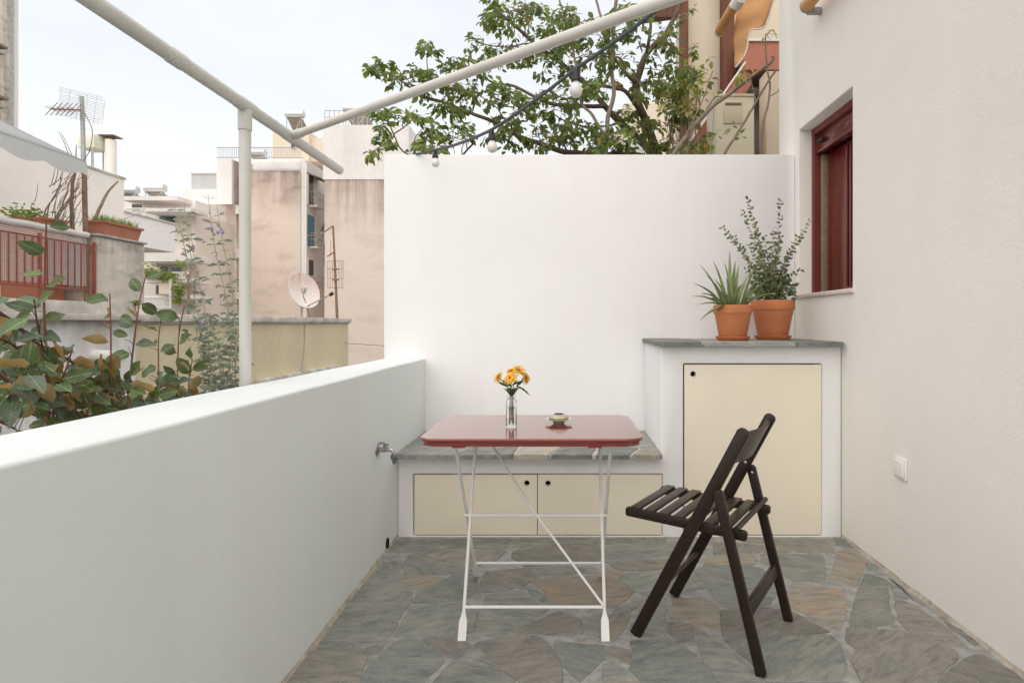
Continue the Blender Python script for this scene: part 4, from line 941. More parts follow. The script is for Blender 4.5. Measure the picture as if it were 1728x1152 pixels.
for pts, r_ in tw:
    if r_ <= .0022: fine.tube(pts, [r_, r_ * .8, r_ * .5], 5)
fine.build('twigs', m_rtwig, sh_, smooth=60, kind='stuff')
plant_leaves(sh_, lv, EV, 300)

# --- tall grey-green germander by the upright
m_te = leafmat('grey_green_leaf', (0.16, 0.19, 0.14), (0.30, 0.32, 0.27), 0.6, 0.25, 0.15)
TV = [leaf_mesh('leaf', m_te, L, wd, .3, dr, .25, .03, .04) for L, wd, dr in ((.040, .0135, .15), (.036, .013, .4), (.032, .012, -.1), (.025, .011, .2))]
tg = thing('tall_germander', 'tall airy grey-green shrub with upright stems beside the pipe post', 'shrub', (-1.30, 2.35, .42)); rg = random.Random(8); lv = []
def tgp(cx, cy, Y): return at(280 + cx / 3.388, 320 + cy / 3.388, Y)
TS = [([(258,1300),(235,1000),(180,700),(110,350),(40,60)], 2.35), ([(268,1300),(250,950),(215,650),(150,420),(105,85)], 2.30), ([(345,1300),(300,950),(240,750),(185,500),(130,190)], 2.26), ([(330,1300),(370,900),(350,650),(280,330),(240,25)], 2.38),
      ([(390,1300),(398,900),(380,580),(330,330),(290,95)], 2.33), ([(300,1300),(340,1100),(395,950),(410,780)], 2.24), ([(380,1300),(420,1130),(440,1020),(500,990)], 2.20), ([(220,1300),(215,1080),(190,900),(165,760)], 2.28), ([(330,1300),(330,1050),(280,850),(255,700)], 2.42), ([(245,1300),(260,1080),(300,950),(340,820)], 2.18)]
for pp, Y in TS:
    pts = smooth_path([tgp(a, b, Y) for a, b in pp], 6); k_ = len(pts)
    pts[0] = Vector((pts[0].x * .85 + -1.3 * .15, pts[0].y, .41)); MB().tube(pts, [.0030 * (1 - .6 * k / k_) for k in range(k_)], 6).build('stem', m_gstem, tg, smooth=60)
    L = along(pts, 0)[2]; s = .32; t = rg.uniform(0, 3)
    while s < 1.0:
        p, d, _ = along(pts, s); o1 = d.orthogonal().normalized(); o2 = d.cross(o1); t += 1.57 + rg.uniform(-.25, .25)
        low = s < .62
        for sgn in (1, -1):
            q = (o1 * math.cos(t) + o2 * math.sin(t)) * sgn + d * rg.uniform(.1, .6); lv.append((leaf_matrix(p, q + Vector((0, 0, rg.uniform(-.45, .2))), Vector((rg.uniform(-.5, .5), -1, rg.uniform(.3, 1.2))), rg.uniform(.7, 1.1)), rg.randrange(3)))
            if low or rg.random() < .5:
                e = p + q.normalized() * rg.uniform(.008, .03)
                for j in range(3 if low else 2): lv.append((leaf_matrix(e, rdir(rg, rg.uniform(-.4, .7)), Vector((rg.uniform(-.5, .5), -1, rg.uniform(.2, 1.2))), rg.uniform(.55, .95)), 3 if j else 1))
        s += (.026 if low else .040) / L * rg.uniform(.8, 1.25)
plant_leaves(tg, lv, TV, 300)
for (a, b) in ((155, 325), (297, 243), (325, 243), (258, 217), (215, 760)):
    MB().lathe([(.0, -.010), (.006, -.004), (.007, .003), (.003, .007), (.0, .008)], 7, Matrix.Translation(tgp(a, b, 2.28))).build('blossom', m_lilac, tg, smooth=60)

# ================================================================== TREE BEHIND THE GARDEN WALL
m_bark = simple('tree_bark', (0.13, 0.095, 0.065), 0.9, 0.3, 14, 0.6, 40)
m_bark2 = simple('pale_bark', (0.24, 0.19, 0.14), 0.9, 0.25, 14, 0.4, 40)
m_t1 = leafmat('tree_leaf', (0.185, 0.230, 0.058), (0.23, 0.28, 0.09), 0.34, 0.25, 0.55)
m_t2 = leafmat('tree_leaf_dark', (0.105, 0.165, 0.052), (0.15, 0.21, 0.075), 0.32, 0.25, 0.5)
m_t3 = leafmat('tree_leaf_lime', (0.17, 0.21, 0.035), (0.19, 0.23, 0.06), 0.42, 0.25, 0.4)
m_t4 = leafmat('tree_leaf_yellow', (0.48, 0.27, 0.02), (0.45, 0.28, 0.05), 0.5, 0.2, 0.35)
VT = [leaf_mesh('leaf', m, L, wd, fo, dr, .35, .02, .12) for m, L, wd, fo, dr in ((m_t1, .072, .034, .3, .3), (m_t2, .068, .033, .25, .2), (m_t3, .066, .031, .3, .35), (m_t4, .062, .03, .3, .4), (m_t1, .056, .030, .2, .5), (m_t2, .078, .036, .35, .1))]
tr = thing('broadleaf_tree', 'spreading green-leaved tree rising behind the tall white wall', 'tree', (.76, 5.2, 1.55)); rg = random.Random(4)
BR = [([(1160,390,5.3),(1128,300,5.25),(1103,245,5.2),(1088,200,5.15),(1072,159,5.1),(1079,124,5.1),(1090,94,5.1),(1123,57,5.15),(1146,14,5.2),(1165,-40,5.2)], .046, .014, 0),
      ([(1090,94,5.1),(1095,69,5.0),(1100,30,5.0),(1102,-30,5.0)], .016, .009, 0), ([(1088,200,5.15),(1072,175,5.0),(1056,154,4.9),(1035,150,4.85),(1000,143,4.8),(965,150,4.8)], .022, .008, 0),
      ([(1115,275,5.2),(1079,237,5.3),(1049,207,5.4),(1021,180,5.4),(985,140,5.45),(950,110,5.5),(900,72,5.5),(862,38,5.5),(830,10,5.5)], .036, .010, 0),
      ([(1120,280,5.2),(1072,262,5.1),(1010,262,5.0),(960,258,4.9),(918,245,4.9),(877,231,4.9),(834,206,4.85),(794,191,4.8),(756,176,4.8),(715,160,4.8),(690,140,4.8)], .030, .006, 0),
      ([(1021,180,5.4),(960,179,5.2),(915,169,5.1),(872,146,5.1),(837,141,5.1),(800,122,5.05)], .020, .006, 0), ([(1021,285,4.7),(1026,207,4.75),(1034,161,4.8),(1033,92,4.8),(1040,0,4.8),(1042,-40,4.8)], .019, .013, 1),
      ([(1023,235,4.72),(1000,195,4.75),(980,172,4.8),(973,110,4.9),(960,60,4.95),(945,0,5.0)], .013, .008, 1), ([(1072,140,5.1),(1060,128,5.0),(1040,100,5.0),(1022,55,5.0),(1005,0,5.0)], .017, .009, 1),
      ([(756,176,4.8),(720,165,4.75),(690,145,4.7),(665,130,4.7),(640,118,4.7)], .008, .004, 0), ([(800,240,4.85),(760,275,4.6),(688,262,4.45),(665,225,4.45),(650,190,4.45),(648,175,4.45)], .008, .003, 0), ([(715,160,4.8),(722,120,4.8),(720,95,4.8),(728,75,4.8)], .005, .003, 0),
      ([(930,100,5.5),(900,75,5.5),(860,80,5.4),(815,75,5.3),(790,55,5.3)], .008, .004, 0), ([(1049,207,5.4),(1000,215,5.3),(955,205,5.2),(930,190,5.2)], .010, .004, 0), ([(877,231,4.9),(850,200,4.9),(835,180,4.9),(800,155,4.9)], .007, .004, 0), ([(1000,262,4.95),(985,225,4.9),(960,205,4.9)], .007, .004, 0), ([(1125,275,5.2),(1128,240,5.0),(1135,205,4.9),(1140,170,4.9)], .012, .005, 1)]
trunk = MB(); spots = []
for pp, r0, r1, mi in BR:
    pts = smooth_path([at(*q) for q in pp], 5); n = len(pts); jit = [Vector((noise.noise(p * 6), noise.noise(p * 6 + Vector((5, 5, 5))), noise.noise(p * 6 + Vector((9, 1, 3))))) * .012 for p in pts]
    pts = [p + j for p, j in zip(pts, jit)]; trunk.tube(pts, [r0 + (r1 - r0) * k / (n - 1) for k in range(n)], 9 if r0 > .015 else 7, mi=mi); spots += pts[2:]
tk = trunk
CL = [(905,45,95,55,230),(985,45,70,50,130),(840,22,55,30,80),(800,75,18,16,14),(860,95,60,28,80),(930,110,60,34,100),(640,115,26,16,22),(680,130,42,22,46),(735,128,45,22,50),(722,78,26,12,22),(795,112,45,22,56),(700,150,40,14,20),
      (655,192,26,14,22),(690,200,28,18,26),(645,232,18,20,24),(632,262,11,14,14),(720,222,26,18,22),(765,180,48,30,60),(770,225,40,24,44),(730,252,44,12,30),(780,150,40,22,44),(840,165,50,26,60),(880,205,55,26,60),(850,240,40,16,34),(930,185,50,30,60),(920,235,44,22,50),
      (975,225,48,30,80),(1005,150,40,26,46),(1010,95,38,30,44),(1060,60,40,40,34),(1060,110,32,20,26),(1085,140,30,16,20),(1120,90,34,34,26),(1010,235,40,24,50),(1050,195,36,20,26),(1050,245,34,14,30),(1120,245,42,14,34),(1120,210,20,14,10),(1165,245,26,12,16),(1150,115,30,16,34),(1180,132,22,12,16),(1150,160,30,26,26),(1130,62,34,34,44),(1100,150,40,26,40),(1150,195,38,26,40),(1062,28,40,26,40),(1132,128,40,22,40),(1085,215,34,22,34),(1035,225,40,22,36),(950,160,50,24,40),(890,170,40,22,30),(1160,30,14,14,7),(1165,88,10,10,6),(1190,238,20,16,12)]
lv = []; tw = MB()
for cx, cy, rx, ry, n in CL:
    k = 0; n = int(n * 2.1); local = []
    Yc = min(spots, key=lambda p: (CX + p.x / p.y * F - cx) ** 2 + (CY - (p.z - EYE) / p.y * F - cy) ** 2).y
    for q in range(2 if n > 30 else 1):                    # limbs that carry the cluster
        c = at(cx + rg.uniform(-.6, .6) * rx, cy + rg.uniform(-.6, .6) * ry, Yc + rg.uniform(-.2, .2)); b = min(spots, key=lambda p: (p - c).length_squared)
        m_ = b.lerp(c, .5) + Vector((rg.uniform(-.06, .06), rg.uniform(-.06, .06), rg.uniform(-.02, .07))); pts = smooth_path([b, m_, c], 5)
        tw.tube(pts, [.0055 - .003 * i / (len(pts) - 1) for i in range(len(pts))], 5, cap=False); local += pts[3:]
    while k < n:
        t = rg.uniform(0, 6.28); q = rg.random() ** .6; Y = Yc - .35 + rg.random() ** 1.3 * .8 if cx > 700 else Yc + rg.uniform(-.2, .2)
        c = at(cx + rx * q * math.cos(t), cy + ry * q * math.sin(t), Y); b = min(local, key=lambda p: (p - c).length_squared)
        if (c - b).length > .34: c = b + (c - b) * (.34 / (c - b).length)
        m_ = b.lerp(c, .55) + Vector((rg.uniform(-.03, .03), rg.uniform(-.03, .03), rg.uniform(.0, .04)))
        tw.tube([b, m_, c], [.0026, .002, .0012], 4, cap=False)
        g = rg.randint(5, 9); dd = (c - m_).normalized()
        yel = rg.random() < .35
        for j in range(g):                                # a spray of leaves at the twig end
            u = j / g; p = m_.lerp(c, .3 + .7 * u) + Vector((rg.uniform(-.025, .025), rg.uniform(-.025, .025), rg.uniform(-.025, .025))); d = dd * rg.uniform(.2, .8) + rdir(rg, rg.uniform(-1.0, .45)) * .9
            v = rg.choices(range(6), (30, 26, 20 if yel or cy > 225 or cx > 1080 else 9, 2.6 if yel else .5, 16, 16))[0]
            lv.append((leaf_matrix(p, d, Vector((rg.uniform(-.7, .7), rg.uniform(-1.2, .3), rg.uniform(.3, 1))), rg.uniform(.75, 1.2)), v)); k += 1
tk.build('trunk', [m_bark, m_bark2], tr, smooth=60, label='brown trunk and limbs of the tree')
tw.build('twigs', m_bark2, tr, smooth=60, kind='stuff')
plant_leaves(tr, lv, VT, 300)

# --- pale seed-tasselled bush and bare climber at the wall's right end
m_pale = leafmat('pale_tassel', (0.42, 0.40, 0.15), (0.45, 0.43, 0.2), 0.6, 0.2, 0.3)
PVv = [leaf_mesh('leaf', m_pale, .065, .028, .4, .4, .4, .05), leaf_mesh('leaf', m_pale, .055, .022, .3, .6, .4, .05), leaf_mesh('leaf', m_t1, .055, .028, .3, .3, .4)]
pb = thing('variegated_bush', 'cream and green variegated bush growing above the right end of the tall wall', 'shrub', (1.0, 4.8, 1.55)); rg = random.Random(17); lv = []; stm = MB()
for k in range(34):
    t = rg.uniform(0, 6.28); q = math.sqrt(rg.random()); c = at(1160 + 46 * q * math.cos(t), 158 + 36 * q * math.sin(t), rg.uniform(4.62, 4.95)); b = Vector((1.03 + rg.uniform(-.08, .08), 4.78 + rg.uniform(-.05, .05), 1.5))
    stm.tube(smooth_path([b, b.lerp(c, .6) + Vector((rg.uniform(-.04, .04), 0, -.03)), c], 4), [.004 * (1 - .07 * j) for j in range(9)], 5)
    for j in range(11): lv.append((leaf_matrix(c + Vector((rg.uniform(-.06, .06), rg.uniform(-.05, .05), rg.uniform(-.08, .05))), rdir(rg, rg.uniform(-.8, .6)), Vector((rg.uniform(-.6, .6), -1, rg.uniform(0, 1))), rg.uniform(.6, 1.1)), rg.choices(range(3), (5, 5, 2.5))[0]))
stm.build('stems', m_bark2, pb, smooth=60); plant_leaves(pb, lv, PVv, 300)
bc = thing('bare_climber', 'bare grey-barked branches leaning right in front of the beige cabinet', 'branches', (1.0, 4.5, 1.55)); rg = random.Random(2); lv = []
for pp, r0, r1 in (([(1090,330,4.45),(1136,262,4.45),(1171,214,4.5),(1201,182,4.5),(1255,140,4.55),(1300,106,4.6),(1304,96,4.6)], .021, .010), ([(1190,320,4.4),(1223,260,4.4),(1251,215,4.45),(1275,173,4.5),(1295,140,4.5),(1310,118,4.5)], .011, .007),
                   ([(1280,330,4.45),(1284,255,4.45),(1289,206,4.45),(1300,150,4.5),(1293,105,4.5),(1292,58,4.5)], .012, .005), ([(1275,173,4.5),(1268,140,4.5),(1260,125,4.5)], .006, .004), ([(1298,165,4.5),(1312,155,4.5),(1314,150,4.5)], .004, .003),
                   ([(1150,245,4.47),(1185,170,4.45),(1203,120,4.4)], .006, .003), ([(1292,60,4.5),(1304,50,4.5),(1312,66,4.5)], .004, .002), ([(1265,150,4.5),(1275,150,4.45),(1288,158,4.45)], .003, .002), ([(1210,170,4.5),(1212,150,4.5),(1211,130,4.5)], .004, .002)):
    pts = smooth_path([at(*q) for q in pp], 5); n = len(pts); pts = [p + Vector((noise.noise(p * 9), 0, noise.noise(p * 9 + Vector((3, 3, 3))))) * .008 for p in pts]
    MB().tube(pts, [r0 + (r1 - r0) * k / (n - 1) for k in range(n)], 8).build('branch', m_bark2, bc, smooth=60)
for cx, cy, rx, ry, n in ((1252,122,12,16,16),(1293,58,8,6,8),(1195,243,14,14,14),(1170,250,18,10,14),(1212,225,10,8,7),(1250,222,8,10,5),(1236,215,8,6,4),(1200,100,8,8,6)):
    for k in range(n):
        c = at(cx + rg.gauss(0, .5) * rx, cy + rg.gauss(0, .5) * ry, 4.42 + rg.uniform(-.05, .08)); lv.append((leaf_matrix(c, rdir(rg, rg.uniform(-.9, .2)), Vector((0, -.5, 1)), rg.uniform(.6, 1.0)), rg.choices(range(6), (4, 3, 3, 1.2, 3, 2))[0]))
plant_leaves(bc, lv, VT, 300)

# ================================================================== NEIGHBOUR ON THE RIGHT, BEHIND THE WALL
m_ncream = plaster('neighbour_plaster', (0.72, 0.63, 0.50), 90, 0.3)
m_nwood = wood('red_brown_post', (0.10, 0.032, 0.018), (0.20, 0.075, 0.04), 0.7, (3, 3, .4), 8)
m_salmon = simple('salmon_paint', (0.50, 0.20, 0.14), 0.8, 0.12, 4, 0.2, 50)
m_concrete = simple('old_concrete', (0.20, 0.17, 0.135), 0.95, 0.35, 4, 0.5, 40)
m_cab = simple('beige_enamel', (0.68, 0.62, 0.47), 0.45, 0.05, 4)
m_awn = simple('orange_awning', (0.62, 0.33, 0.14), 0.8, 0.14, 5, 0.25, 220)
m_white = simple('white_trim', (0.78, 0.76, 0.72), 0.5, 0.04, 8)
nh = thing('neighbour_house', 'cream neighbouring house with brown timber posts and a salmon balcony', 'house', (2.2, 6.5, 1.55))
a = at(1156, 0, 6.25); b = at(1234, 0, 6.25)
MB().box((a.x, 6.25, 1.5), (b.x, 6.75, 6.2)).box((b.x, 6.45, 1.5), (5.2, 6.75, 6.2)).build('wall', m_ncream, nh)
for x0, x1, y1, Yp in ((1149, 1162, 262, 6.12), (1219, 1240, 130, 6.10)):
    p = at(x0, y1, Yp); q = at(x1, 0, Yp); MB().rbox((p.x, Yp, 1.5), (q.x, Yp + .11, 6.0), .008).build('timber_post', m_nwood, nh, smooth=40)
p = at(1256, 118, 5.95); q = at(1330, 71, 5.95)
MB().box((p.x, 5.95, p.z), (q.x + 1.2, 6.08, q.z)).build('balcony_front', m_salmon, nh)
MB().box((p.x, 6.085, p.z + .02), (q.x + 1.2, 6.44, p.z + .16)).build('balcony_slab', m_concrete, nh)
MB().box((p.x - .01, 5.93, q.z + .001), (q.x + 1.2, 6.10, q.z + .03)).build('balcony_coping', m_white, nh)
# stair flight falling to the left
s0 = at(1268, 92, 6.0); s1 = at(1150, 262, 5.6); v_ = Vector((0, 0, -.30)); t_ = Vector((0, .28, 0))
MB().add([s0, s1, s1 + v_, s0 + v_, s0 + t_, s1 + t_, s1 + v_ + t_, s0 + v_ + t_], [(0, 1, 2, 3), (7, 6, 5, 4), (0, 4, 5, 1), (3, 2, 6, 7), (0, 3, 7, 4), (1, 5, 6, 2)]).build('stair_side', m_salmon, nh)
MB().tube([s0 + Vector((0, -.004, .008)), s1 + Vector((0, -.004, .008))], .010, 8).build('stair_edge', m_white, nh, smooth=50)
p = at(1276, 262, 6.3); MB().box((b.x + .002, 6.38, 1.5), (p.x + .3, 6.44, 3.5)).build('under_stair_wall', m_concrete, nh)
p = at(1293, 262, 5.5); q = at(1318, 120, 5.5); MB().rbox((p.x, 5.5, 1.5), (q.x, 5.7, q.z), .006).build('pier', m_ncream, nh, smooth=40)
# roof corner with eaves high on the left of it
e0 = at(1092, 28, 7.2); MB().add([e0, at(1165, 30, 6.4), at(1175, -60, 6.4), at(1105, -60, 7.2), e0 + Vector((0, .3, .06)), at(1165, 30, 6.7), at(1175, -60, 6.7), at(1105, -60, 7.5)], [(0, 1, 2, 3), (7, 6, 5, 4), (0, 4, 5, 1), (1, 5, 6, 2), (3, 2, 6, 7), (0, 3, 7, 4)]).build('eaves', m_nwood, nh)
# beige metal cabinet
p = at(1207, 262, 5.3); q = at(1273, 163, 5.3); cb = thing('metal_cabinet', 'beige metal utility cabinet with a flap door under the neighbour balcony', 'cabinet', ((p.x + q.x) / 2, 5.4, 1.55))
MB().rbox((p.x, 5.30, 1.55), (q.x, 5.62, q.z), .008).build('case', m_cab, cb, smooth=40)
MB().rbox((p.x - .006, 5.292, q.z - .001), (q.x + .006, 5.63, q.z + .022), .004).build('lid', m_cab, cb, smooth=40)
c0 = at(1221, 209, 5.3); c1 = at(1253, 170, 5.3); fl = MB().rbox((c0.x, 5.291, c0.z), (c1.x, 5.301, c1.z), .003).build('flap', m_cab, cb, smooth=40)
MB().rbox((c0.x + .012, 5.286, c1.z - .045), (c1.x - .012, 5.292, c1.z - .022), .002).build('flap_handle', m_concrete, fl, smooth=40)
MB().lathe([(.0, .004), (.006, .003), (.007, 0)], 10, Matrix.Translation(((c0.x + c1.x) / 2, 5.291, c0.z + .012)) @ Matrix.Rotation(R(90), 4, 'X')).build('lock', m_concrete, fl, smooth=40)
# orange awning: roller, folded cloth with white hem
aw = thing('orange_awning', 'rolled mustard-orange fabric awning with a white scalloped hem', 'awning', at(1250, 20, 5.0))
r0_ = at(1213, 54, 5.2); r1_ = at(1262, -28, 4.7)
MB().tube([r0_, r0_.lerp(r1_, .96)], .043, 18).build('roller', m_awn, aw, smooth=50)
MB().tube([r0_ - (r1_ - r0_).normalized() * .012, r0_ + (r1_ - r0_).normalized() * .002], .045, 18).build('end_cap', m_white, aw, smooth=50)
MB().tube([at(1240, 12, 4.86), at(1248, -2, 4.8)], .05, 16).build('collar', m_white, aw, smooth=50)
L_ = [(1251,-20),(1243,20),(1240,45),(1238,70),(1240,92),(1239,112)]; R_ = [(1318,-30),(1302,14),(1290,45),(1266,52),(1261,85),(1242,114)]
def clothp(i, t):
    f = i / 10 * (len(L_) - 1); k = min(int(f), len(L_) - 2); g = f - k; a = Vector(L_[k]).lerp(Vector(L_[k + 1]), g); b = Vector(R_[k]).lerp(Vector(R_[k + 1]), g); c = a.lerp(b, t)
    return at(c.x, c.y, 5.05 + .018 * math.sin(t * 5 + i * .35) - .12 * t)
vs = [clothp(i, j / 8) for i in range(11) for j in range(9)]; fs = [(i * 9 + j, i * 9 + j + 1, i * 9 + 10 + j, i * 9 + 9 + j) for i in range(10) for j in range(8)]
cl = MB().add(vs, fs).build('cloth', m_awn, aw, smooth=60); md = cl.modifiers.new('t', 'SOLIDIFY'); md.thickness = .004
hem = smooth_path([at(*q) for q in ((1310,-10,4.9),(1302,14,4.9),(1296,36,4.9),(1287,48,4.9),(1276,50,4.92),(1268,51,4.93),(1263,62,4.93),(1261,80,4.93),(1254,98,4.93),(1241,114,4.95))], 4)
MB().tube(hem, .006, 7).build('hem', m_white, aw, smooth=60)
rw = thing('rolled_awning', 'rolled mustard awning fixed high on the house wall above the window', 'awning', (XR, 3.3, 2.9))
u0 = at(1362, 10, 3.36); MB().tube([u0, u0 + Vector((.0, -1.6, .0))], .035, 20).build('roller', m_awn, rw, smooth=50)
MB().tube([u0 + Vector((0, .012, 0)), u0], .038, 20).rbox((u0.x + .002, u0.y - .006, u0.z - .045), (XR, u0.y + .02, u0.z - .008), .004).build('bracket', simple('grey_bracket', (.30, .30, .29), .5, .1), rw, smooth=50)

# ================================================================== NEIGHBOUR ON THE LEFT
XN = -7.10
m_nwhite = facade('weathered_white', (0.80, 0.79, 0.77), (0.32, 0.25, 0.18), 1.2, 0.8, 0.6, 2.2, 0.2, 1.2)
m_ncoping = simple('worn_coping', (0.58, 0.54, 0.48), 0.9, 0.3, 3, 0.4, 40, detail=8)
m_yellow = facade('cream_yellow_render', (0.70, 0.62, 0.42), (0.42, 0.37, 0.25), 1.2, 2.5, 0.3, 1.0, 0.15)
m_pillar = facade('stained_pillar', (0.74, 0.68, 0.59), (0.24, 0.21, 0.17), 2.50, 1.2, 0.6, 3.5, 0.5, 2.2)
m_redrail = simple('red_rail_paint', (0.30, 0.07, 0.05), 0.6, 0.2, 12, 0.1, 60)
m_net = simple('white_net', (0.70, 0.68, 0.64), 0.7, 0.05)
m_peach = plaster('warm_white_render', (0.90, 0.84, 0.78), 20, 0.3)
m_rust = simple('rusty_steel', (0.26, 0.15, 0.10), 0.75, 0.35, 14, 0.2, 60)
m_galv = simple('galvanised', (0.42, 0.43, 0.42), 0.5, 0.2, 10, metal=0.3)
lt = thing('terrace_house', 'low white neighbouring house with a raised roof terrace left of the parapet', 'house', (-9, 7.5, GZ))
MB().box((XN - 5.5, 4.0, GZ), (XN, 10.05, 1.14)).build('wall', m_nwhite, lt)
MB().rbox((XN - 5.5, 3.95, 1.141), (XN + .14, 10.04, 1.24), .012).build('ledge', m_ncoping, lt, smooth=40)
MB().rbox((XN - 5.5, 3.95, 1.2405), (XN + .03, 10.04, 1.42), .015).build('kerb', m_ncoping, lt, smooth=40)
p = at(162, 520, 9.32); MB().rbox((XN - .85, 9.30, 1.4205), (XN - .06, 10.36, 2.44), .02).build('pillar', m_pillar, lt, smooth=40)
MB().rbox((XN - .88, 9.27, 2.4405), (XN - .03, 10.39, 2.475), .008).build('pillar_cap', m_galv, lt, smooth=40)
MB().tube([(XN, 9.15, .62), (XN + .30, 9.15, .60)], .085, 14).tube([(XN + .25, 9.15, .60), (XN + .42, 9.15, .55)], .06, 14).build('drain_spout', m_white, lt, smooth=50)
MB().rbox((XN + .001, 8.9, -.5), (XN + .10, 9.6, -.02), .01).build('meter_box', m_ncoping, lt, smooth=40)
# railing: rails, posts and every bar
rl = thing('terrace_railing', 'red painted iron railing on the neighbouring roof terrace', 'railing', (XN - .1, 8, 1.42)); XB = XN - .06
for z_, r_ in ((2.275, .015), (1.60, .012)): MB().rbox((XB - r_, 5.0, z_ - r_ * .8), (XB + r_, 9.27, z_ + r_ * .8), .004).build('rail', m_redrail, rl, smooth=40)
for y in (6.1, 8.28, 9.24): MB().rbox((XB - .018, y - .018, 1.42), (XB + .018, y + .018, 2.33), .004).build('post', m_redrail, rl, smooth=40)
bar_me = MB().rbox((-.008, -.008, 1.613), (.008, .008, 2.258), .002).mesh('bar', m_redrail, 40)
y = 5.1
while y < 9.2:
    if min(abs(y - q) for q in (6.1, 8.28, 9.24)) > .05: inst('bar', bar_me, Matrix.Translation((XB, y, 0)), rl)
    y += .118
# netting behind the railing, rolled over its top
nt_ = MB(); XG = XB - .075
for k in range(27): nt_.box((XG - .002, 5.0, 1.66 + k * .029), (XG + .002, 9.2, 1.669 + k * .029))
for k in range(140): nt_.box((XG - .0035, 5.0 + k * .030, 1.655), (XG - .0021, 5.009 + k * .030, 2.42))
net = thing('shade_netting', 'white plastic mesh netting fixed behind the red railing', 'netting', (XG, 7.2, 1.42)); nt_.build('mesh', m_net, net, kind='stuff')
MB().tube([(XG + .02, 5.0 + k * .21, 2.43 + .02 * noise.noise(Vector((k * .7, 1, 1)))) for k in range(21)], .045, 8, squash=.6).build('rolled_edge', m_net, net, smooth=60)
# window box with grass on the pillar
m_terra3 = simple('planter_terracotta', (0.48, 0.19, 0.115), 0.75, 0.1, 6, 0.1, 60)
pb_ = thing('window_box', 'long terracotta planter box of green grass on the stained pillar', 'planter', (XN - .45, 9.8, 2.476))
def trough(x0, x1, y0, y1, z0, z1, fl):
    mb = MB(); vs = []
    for (ins, z_) in ((fl, z0), (0.012, z1 - .035), (-.01, z1 - .034), (-.015, z1), (.02, z1), (.02, z1 - .03)): vs += [(x0 + ins, y0 + ins, z_), (x1 - ins, y0 + ins, z_), (x1 - ins, y1 - ins, z_), (x0 + ins, y1 - ins, z_)]
    fs = [(i * 4 + j, i * 4 + (j + 1) % 4, i * 4 + 4 + (j + 1) % 4, i * 4 + 4 + j) for i in range(5) for j in range(4)] + [(3, 2, 1, 0), (20, 21, 22, 23)]
    return mb.add(vs, fs)
trough(XN - .34, XN - .05, 9.42, 10.30, 2.476, 2.70, .05).build('trough', m_terra3, pb_, smooth=30)
m_grass = leafmat('planter_grass', (0.14, 0.25, 0.05), (0.16, 0.25, 0.08), 0.6, 0.3, 0.3); gr = MB(); rg = random.Random(9)
for k in range(420):
    bx, by = rg.uniform(XN - .31, XN - .08), rg.uniform(9.46, 10.26); h = rg.uniform(.06, .17); lean = Vector((rg.uniform(-.05, .05), rg.uniform(-.05, .05), 0)); b = Vector((bx, by, 2.675)); wv = Vector((rg.uniform(-1, 1), rg.uniform(-1, 1), 0)).normalized() * .006
    gr.add([b - wv, b + wv, b + lean * .5 + Vector((0, 0, h * .6)) + wv * .6, b + lean * .5 + Vector((0, 0, h * .6)) - wv * .6, b + lean * 1.3 + Vector((0, 0, h))], [(0, 1, 2, 3), (3, 2, 4)])
gr.build('grass', m_grass, pb_, kind='stuff')
# terrace plants: red pot and leafy plant, bare twiggy shrub
pk = thing('terrace_planter', 'reddish planter with a bushy green plant behind the netting', 'plant', (-8.3, 8.6, 1.42)); c = at(62, 375, 8.9)
trough(c.x - .45, c.x + .25, 8.75, 9.15, 1.42, c.z + .05, .03).build('trough', m_terra3, pk, smooth=30)
bush = []; rg = random.Random(31); GL = [leaf_mesh('leaf', m_grass, .07, .025, .3, .2), leaf_mesh('leaf', m_t3, .06, .025, .3, .3)]
for k in range(190):
    q = at(rg.gauss(45, 20), rg.gauss(362, 7), 8.9 + rg.uniform(-.2, .2)); bush.append((leaf_matrix(q, rdir(rg, rg.uniform(-.4, .9)), Vector((rg.uniform(0, .8), -1, rg.uniform(0, 1))), rg.uniform(.8, 1.4)), rg.randrange(2)))
plant_leaves(pk, bush, GL, 0)
bt = thing('bare_shrub', 'leafless twiggy shrub growing behind the red railing', 'shrub', (-8.0, 9.1, 1.42)); rg = random.Random(41)
m_dry = simple('dry_twig', (0.26, 0.18, 0.13), 0.9, 0.25, 20)
mst = [([(124,470),(123,400),(120,340),(126,290)], .045, .02), ([(150,470),(152,395),(165,360),(182,325),(199,306)], .042, .012), ([(80,440),(90,390),(105,350),(118,310),(127,290)], .018, .006), ([(70,440),(85,385),(112,340),(135,315)], .016, .005), ([(75,430),(95,370),(130,330),(150,318)], .014, .005), ([(60,430),(70,370),(92,330),(104,300)], .012, .005), ([(85,420),(78,365),(98,320),(122,296)], .012, .004),
       ([(90,420),(112,372),(134,345)], .012, .004), ([(70,400),(55,370),(40,360)], .008, .003), ([(126,290),(128,262),(130,245)], .012, .005), ([(118,262),(108,240),(99,222)], .006, .003), ([(122,262),(112,240),(104,225)], .005, .003), ([(85,400),(90,370),(128,375),(200,372),(245,355)], .007, .003), ([(92,375),(96,330),(112,310),(140,300)], .006, .003)]
for pp, r0, r1 in mst:
    XQ = 7.55 + rg.uniform(-.2, .35); pts = smooth_path([at(a, b, XQ * F / (CX - a)) for a, b in pp], 5); n = len(pts); pts = [p + Vector((noise.noise(p * 5), noise.noise(p * 5 + Vector((2, 2, 2))), 0)) * .02 for p in pts]
    if pp[0][1] >= 400: pts = [Vector((pts[0].x, pts[0].y, 1.41))] + pts
    MB().tube(pts, [r0 + (r1 - r0) * k / (len(pts) - 1) for k in range(len(pts))], 6).build('branch', m_dry, bt, smooth=60)
